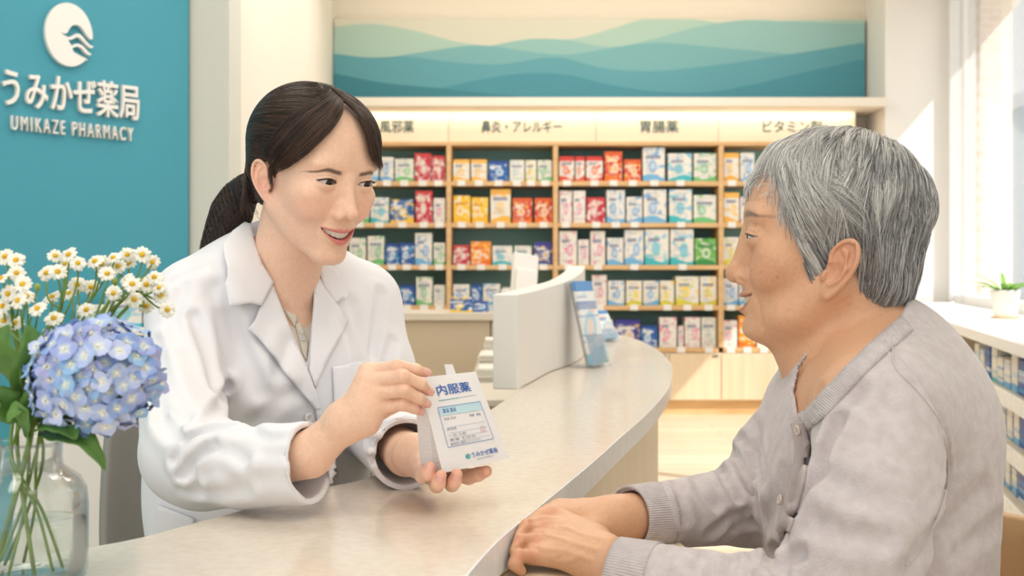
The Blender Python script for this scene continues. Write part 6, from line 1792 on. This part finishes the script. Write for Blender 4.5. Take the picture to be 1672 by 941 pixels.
def btext(name, body, u0, u1, v, h, m, o=.0008, bold=.0):
    ob = text_mesh(name, body, 1.0, Matrix.Identity(4), m, 0, None, bold=bold)
    xs = [q.co.x for q in ob.data.vertices]; x0, x1 = min(xs), max(xs)
    for q in ob.data.vertices:
        u = u0+(q.co.x-x0)/(x1-x0)*(u1-u0); q.co = Vector(bq(u, v+q.co.y*h, o))
    ob.data.update(); put(ob, bag); return ob
btext('title_lettering', '内服薬', .22, .80, .835, .118, M_ink, bold=.012)
pline('title_rule', [(.20, .735), (.52, .738)], .0035, M_ink4); pline('title_rule', [(.52, .738), (.84, .742)], .0018, M_ink3)
X0, X1, Y0_, Y1_ = .155, .865, .245, .665
g = G()
for k in range(12):
    a0, a1 = X0+(X1-X0)*k/12, X0+(X1-X0)*(k+1)/12
    g.add([bq(a0, .575, .0006), bq(a1, .575, .0006), bq(a1, .62, .0006), bq(a0, .62, .0006), bq(a1, Y1_, .0006), bq(a0, Y1_, .0006)], [(0, 1, 2, 3), (3, 2, 4, 5)])
g.build('form_header', M_ink2, bag)
pline('form_border', [(X0, Y0_), (X1, Y0_), (X1, Y1_), (X0, Y1_), (X0, Y0_)], .0032, M_line, .0009)
btext('form_lettering', '薬袋 薬局', .215, .42, .617, .052, M_ink, .0010)
for vv in (.445, .385, .335, .29): pline('form_rule', [(.22, vv), (.82, vv)], .0012, M_line)
btext('form_lettering', '名前 氏名', .20, .38, .535, .030, M_ink3); btext('form_lettering', '様 殿', .60, .80, .53, .030, M_ink3)
btext('form_lettering', '用法用', .20, .34, .425, .03, M_ink3); btext('form_lettering', '一日 三回', .20, .46, .358, .03, M_ink3); btext('form_lettering', '食後 七日分', .20, .60, .312, .03, M_ink3)
btext('form_lettering', '毎食後に服用してください', .20, .66, .268, .03, M_ink3); btext('stamp', '印', .70, .78, .36, .08, M_pink)
btext('pharmacy_lettering', 'うみかぜ薬局', .46, .86, .115, .062, M_ink, bold=.01)
btext('pharmacy_lettering', 'UMIKAZE PHARMACY', .52, .78, .065, .022, M_ink3)
g = G(); cu, cv, ru, rv = .405, .115, .038, .026
n = 24; print_poly('emblem', [(cu+ru*math.cos(2*math.pi*k/n), cv+rv*math.sin(2*math.pi*k/n)) for k in range(n)], M_ink4, .0008)
for k in range(2): pline('emblem_wave', [(cu-.005, cv+.004-.012*k), (cu+.012, cv+.010-.012*k), (cu+.03, cv-.002-.012*k)], .002, M_bag, .0012)
# ================================================================== FLOWERS IN A GLASS VASE
rf = random.Random(12); FY = .90
vc = W(45, 800, FY); vc = Vector((vc.x, FY, TOP+.0006))
M_vase = thin_glass('vase_glass', (.985, .995, .99, 1), .035); M_water = thin_glass('water', (.95, .98, .965, 1), .01)
vase = thing('glass_vase', 'clear round-shouldered glass vase with water, holding the flowers', 'vase', tuple(vc))
Mv = Matrix.Translation(vc)
G().lathe([(.0, .0), (.040, .0), (.045, .003), (.0465, .010), (.0468, .060), (.0455, .074), (.041, .083), (.033, .089), (.0275, .0935), (.0262, .100), (.0268, .110), (.0285, .114),
           (.0275, .1145), (.0255, .110), (.0248, .100), (.026, .0935), (.0315, .0875), (.0395, .081), (.0440, .073), (.0453, .060), (.0450, .012), (.043, .006), (.0, .005)], 48, Mv, cap=False).build('glass_body', M_vase, vase, smooth=True)
G().lathe([(.0, .0062), (.0425, .0066), (.0444, .012), (.0446, .046), (.0448, .0475), (.0, .0468)], 40, Mv, cap=False).build('water', M_water, vase, smooth=True)
M_stem = mat('green_stem', rgb(120, 150, 66), .5, rgb(98, 128, 54), 60); M_lf = mat('hydrangea_leaf', rgb(96, 138, 62), .42, rgb(66, 108, 44), 30, 4, (.3, .7), bump=.2, bscale=90)
M_pet = mat('chamomile_petal', rgb(246, 244, 232), .55); M_cen = mat('chamomile_centre', rgb(244, 202, 40), .7, rgb(226, 172, 24), 300, bump=.6, bscale=900)
M_bud = mat('green_bud', rgb(150, 168, 80), .6)
def hyd_mat():
    m = mat('hydrangea_petal', rgb(146, 168, 222), .55); n = m.node_tree.nodes; l = m.node_tree.links
    a = n.new('ShaderNodeAttribute'); a.attribute_name = 'Col'; l.new(a.outputs['Color'], n['Principled BSDF'].inputs['Base Color']); return m
M_hyd = hyd_mat()
def mouth_pt(k): a = k*1.9; return vc+Vector((.013*math.cos(a), .013*math.sin(a), .108))
def foot_pt(k): a = k*1.9+2.6; return vc+Vector((.028*math.cos(a), .022*math.sin(a), .010))
def basis(n):
    n = Vector(n).normalized(); a = n.cross(Vector((0, 0, 1))); a = a.normalized() if a.length > .1 else Vector((1, 0, 0)); return Matrix((a, n.cross(a), n)).transposed()
# ---- chamomile sprays
def daisy(parent, p, n, R):
    B = basis(n).to_4x4(); M = Matrix.Translation(p) @ B @ Matrix.Rotation(rf.uniform(0, 6), 4, 'Z'); g = G(); k = rf.choice((11, 12, 13, 14))
    for i in range(k):
        a = 2*math.pi*i/k+rf.uniform(-.08, .08); L_ = R*rf.uniform(.9, 1.05); dr = rf.uniform(-.05, .30)
        vs = []
        for j in range(6):
            t = j/5; r = R*.22+(L_-R*.22)*t; w = R*.20*(.45+.75*math.sin(math.pi*min(1, .15+.72*t)))*(1 if j < 5 else .55); z = -dr*R*t*t+.05*R*math.sin(3*t)
            for s_ in (-1, 0, 1): vs.append(M @ Vector((r*math.cos(a)-s_*w*math.sin(a), r*math.sin(a)+s_*w*math.cos(a), z-(.04*R if s_ == 0 else 0))))
        fs = []
        for j in range(5): q = j*3; fs += [(q, q+1, q+4, q+3), (q+1, q+2, q+5, q+4)]
        g.add(vs, fs)
    o = g.build('flower_head', M_pet, parent, smooth=True, solid=.0003)
    G().lathe([(0, .30*R), (.12*R, .285*R), (.22*R, .22*R), (.29*R, .10*R), (.30*R, .0), (.2*R, -.08*R), (0, -.10*R)], 14, M, cap=False).build('flower_centre', M_cen, o, smooth=True)
def spray(label, k, hub, flowers, Y0, buds=()):
    t = thing('chamomile_spray', label, 'flowers', tuple(mouth_pt(k)), 'chamomile sprays in the vase')
    h = W(*hub, Y0); m_ = mouth_pt(k); f_ = foot_pt(k)
    G().tube(bspl([f_, (f_+m_)/2+Vector((.004, 0, 0)), m_, (m_+h)/2+Vector((-.006, 0, .008)), h], 5), .0013, 8).build('main_stem', M_stem, t, smooth=True)
    g = G(); fl = []
    for i, (x, y) in enumerate(flowers):
        p = W(x, y, Y0+rf.uniform(-.03, .03)); mid = (h+p)/2+Vector((rf.uniform(-.004, .004), rf.uniform(-.004, .004), -.006))
        n = Vector((rf.uniform(-.5, .5)+(x-hub[0])*.004, -1.0+rf.uniform(-.25, .35), rf.uniform(.1, .9)))
        fl.append((p, n)); b0 = h if i % 3 else (h*.6+m_*.4)
        g.tube(bspl([b0, mid, p-n.normalized()*.0022], 5), [.0010]*5+[.0008]*5+[.0007], 6)
    for (x, y) in buds:
        p = W(x, y, Y0); g.tube(bspl([h, (h+p)/2+Vector((0, 0, -.004)), p], 4), .0007, 6)
    g.build('side_stems', M_stem, t, smooth=True)
    for p, n in fl: daisy(t, p, n, rf.uniform(.0070, .0084))
    for (x, y) in buds: G().ball(W(x, y, Y0), (.0026, .0026, .0032), 10, 8).build('bud', M_bud, t, smooth=True)
spray('chamomile spray at the far left edge of the bunch, above the leaves', 0, (22, 540), [(8, 419), (26, 425), (27, 446), (13, 480), (2, 455), (4, 500)], .93)
spray('dense low chamomile spray beside the big green leaf', 1, (40, 560), [(43, 484), (29, 491), (37, 464), (61, 504), (25, 528), (6, 524), (88, 520)], .90, [(61, 469)])
spray('upright chamomile spray standing against the teal wall, left of the hydrangea', 2, (100, 505), [(90, 418), (112, 416), (107, 430), (127, 430), (76, 446), (94, 444), (85, 485)], .94)
spray('chamomile spray rising just behind the hydrangea head', 3, (135, 505), [(113, 479), (126, 465), (149, 469), (155, 427), (166, 431), (175, 447), (141, 506)], .96)
spray('tall chamomile spray leaning right over the hydrangea', 4, (180, 490), [(185, 421), (208, 416), (211, 430), (193, 435), (207, 457), (216, 464), (185, 479)], .95, [(187, 460)])
spray('chamomile spray leaning furthest right, in front of the white sleeve', 5, (222, 470), [(232, 416), (249, 428), (252, 453), (239, 465), (260, 470), (262, 483), (219, 489), (239, 500), (273, 506)], .97, [(228, 459), (232, 495)])
# ---- hydrangea
hc = W(156, 612, .875)
hy = thing('hydrangea', 'pale blue hydrangea head leaning out of the vase with green leaves', 'flowers', tuple(mouth_pt(6)))
m6 = mouth_pt(6); G().tube(bspl([foot_pt(6.8), (foot_pt(6.8)+m6)/2, m6, m6+Vector((.012, -.006, .03)), hc+Vector((-.012, .006, -.012))], 5), .0024, 10).build('stem', M_stem, hy, smooth=True)
core = G().ball(hc+Vector((0, .004, 0)), (.040, .034, .038), 20, 14).build('flower_core', M_bud, hy, smooth=True)
pal = [(152, 178, 228), (138, 166, 222), (168, 188, 232), (172, 178, 226), (154, 170, 224), (144, 186, 230), (188, 200, 236)]
N_F = 190; pts_f = []
for k in range(N_F):
    z = 1-2*(k+.5)/N_F; a = k*2.39996; r = math.sqrt(1-z*z); pts_f.append(Vector((r*math.cos(a), r*math.sin(a), z)))
pts_f = [p for p in pts_f if p.y < .55]
pts_f.sort(key=lambda p: p.y)
rest = G(); rcol = []
for k, u in enumerate(pts_f):
    rad = Vector((.0470, .040, .0430))*rf.uniform(.88, 1.10)
    p = hc+Vector((u.x*rad.x, u.y*rad.y, u.z*rad.z)); B = basis(u+Vector((rf.uniform(-.5, .5), rf.uniform(-.5, .1), rf.uniform(-.5, .5)))).to_4x4()
    M = Matrix.Translation(p) @ B @ Matrix.Rotation(rf.uniform(0, 1.6), 4, 'Z'); R = rf.uniform(.0084, .0108); c = rf.choice(pal); g = G(); cols = []
    for i in range(4):
        a = i*math.pi/2; nb = 5
        for j in range(nb+1):
            t = j/nb; r = .0007+(R-.0007)*t; w = R*.56*math.sin(math.pi*min(1, .10+.80*t))**.75*(1 if j < nb else .62)
            for s_ in (-1, -.5, 0, .5, 1):
                g.v.append(tuple(M @ Vector(((r*math.cos(a)-s_*w*math.sin(a)), (r*math.sin(a)+s_*w*math.cos(a)), (.22*R*t*t-.10*R*abs(s_)+(.0006 if i % 2 else 0))))))
                q = max(0, 1-t*2.2); cols.append([c[0]+(236-c[0])*q, c[1]+(238-c[1])*q, c[2]+(214-c[2])*q])
        o_ = i*(nb+1)*5
        for j in range(nb):
            for s_ in range(4): q = o_+j*5+s_; g.f.append((q, q+1, q+6, q+5))
    if k >= 96: rest.add(g.v, g.f); rcol += cols; continue
    o = g.build('floret', M_hyd, hy, smooth=True)
    at = o.data.attributes.new('Col', 'FLOAT_COLOR', 'POINT'); at.data.foreach_set('color', np.array([list(rgb(*q)) for q in cols], f32).ravel())
    if k < 60: G().ball(p+u*.0012, .0011, 8, 6).build('floret_eye', M_pet, o, smooth=True)
o = rest.build('floret_mass', M_hyd, hy, smooth=True); o['kind'] = 'stuff'
at = o.data.attributes.new('Col', 'FLOAT_COLOR', 'POINT'); at.data.foreach_set('color', np.array([list(rgb(*q)) for q in rcol], f32).ravel())
def leaf(parent, pts, wid, tilt, name='leaf'):
    """broad leaf along a 3D midrib with pointed tip, folded slightly at the rib"""
    mid = bspl(pts, 6); n = len(mid); vs = []; fs = []; prev = None
    for i, p in enumerate(mid):
        t = i/(n-1); tg = nrm(np.array(mid[min(n-1, i+1)])-np.array(mid[max(0, i-1)])); s_ = nrm(np.cross(tg, tilt)); up = np.cross(s_, tg)
        w = wid*math.sin(math.pi*t**.8)**.85*(1-.25*t)+.0004
        for q in (-1, -.6, -.2, 0, .2, .6, 1):
            rip = .0008*math.sin(i*1.7)*abs(q); vs.append(p+s_*w*q+up*(w*.28*abs(q)+rip))
    for i in range(n-1):
        for q in range(6): k = i*7+q; fs.append((k, k+1, k+8, k+7))
    return G().add(vs, fs).build(name, M_lf, parent, smooth=True, solid=.0005)
P_ = lambda x, y, Y: np.array(W(x, y, Y))
leaf(hy, [P_(70, 705, .885), P_(100, 712, .87), P_(140, 722, .86), P_(173, 768, .865)], .013, (0, -.5, 1))
leaf(hy, [P_(62, 700, .88), P_(85, 690, .865), P_(112, 700, .855), P_(124, 718, .85)], .012, (.1, -.7, .7))
leaf(hy, [P_(75, 660, .90), P_(96, 630, .91), P_(112, 590, .915), P_(118, 560, .92)], .012, (-.5, -1, .2))
h2 = thing('foliage_stem', 'leafy green stem with broad leaves at the left of the bunch', 'foliage', tuple(mouth_pt(8)))
m8 = mouth_pt(8); G().tube(bspl([foot_pt(8), m8, P_(40, 640, .90), P_(36, 560, .90)], 6), .0018, 8).build('stem', M_stem, h2, smooth=True)
for pts_, w_, tl in (([P_(40, 650, .90), P_(48, 610, .88), P_(54, 570, .87), P_(44, 530, .87)], .016, (.6, -1, .1)), ([P_(36, 640, .90), P_(20, 600, .88), P_(8, 560, .87), P_(14, 530, .87)], .016, (-.4, -1, .1)),
                     ([P_(40, 690, .90), P_(20, 670, .88), P_(-2, 650, .87), P_(-25, 650, .86)], .014, (0, -.8, .6)), ([P_(45, 690, .89), P_(58, 662, .875), P_(76, 640, .868), P_(92, 615, .87)], .013, (.4, -1, .3)),
                     ([P_(48, 720, .89), P_(40, 690, .87), P_(30, 668, .86), P_(12, 690, .855)], .010, (-.2, -1, .4))): leaf(h2, pts_, w_, tl)
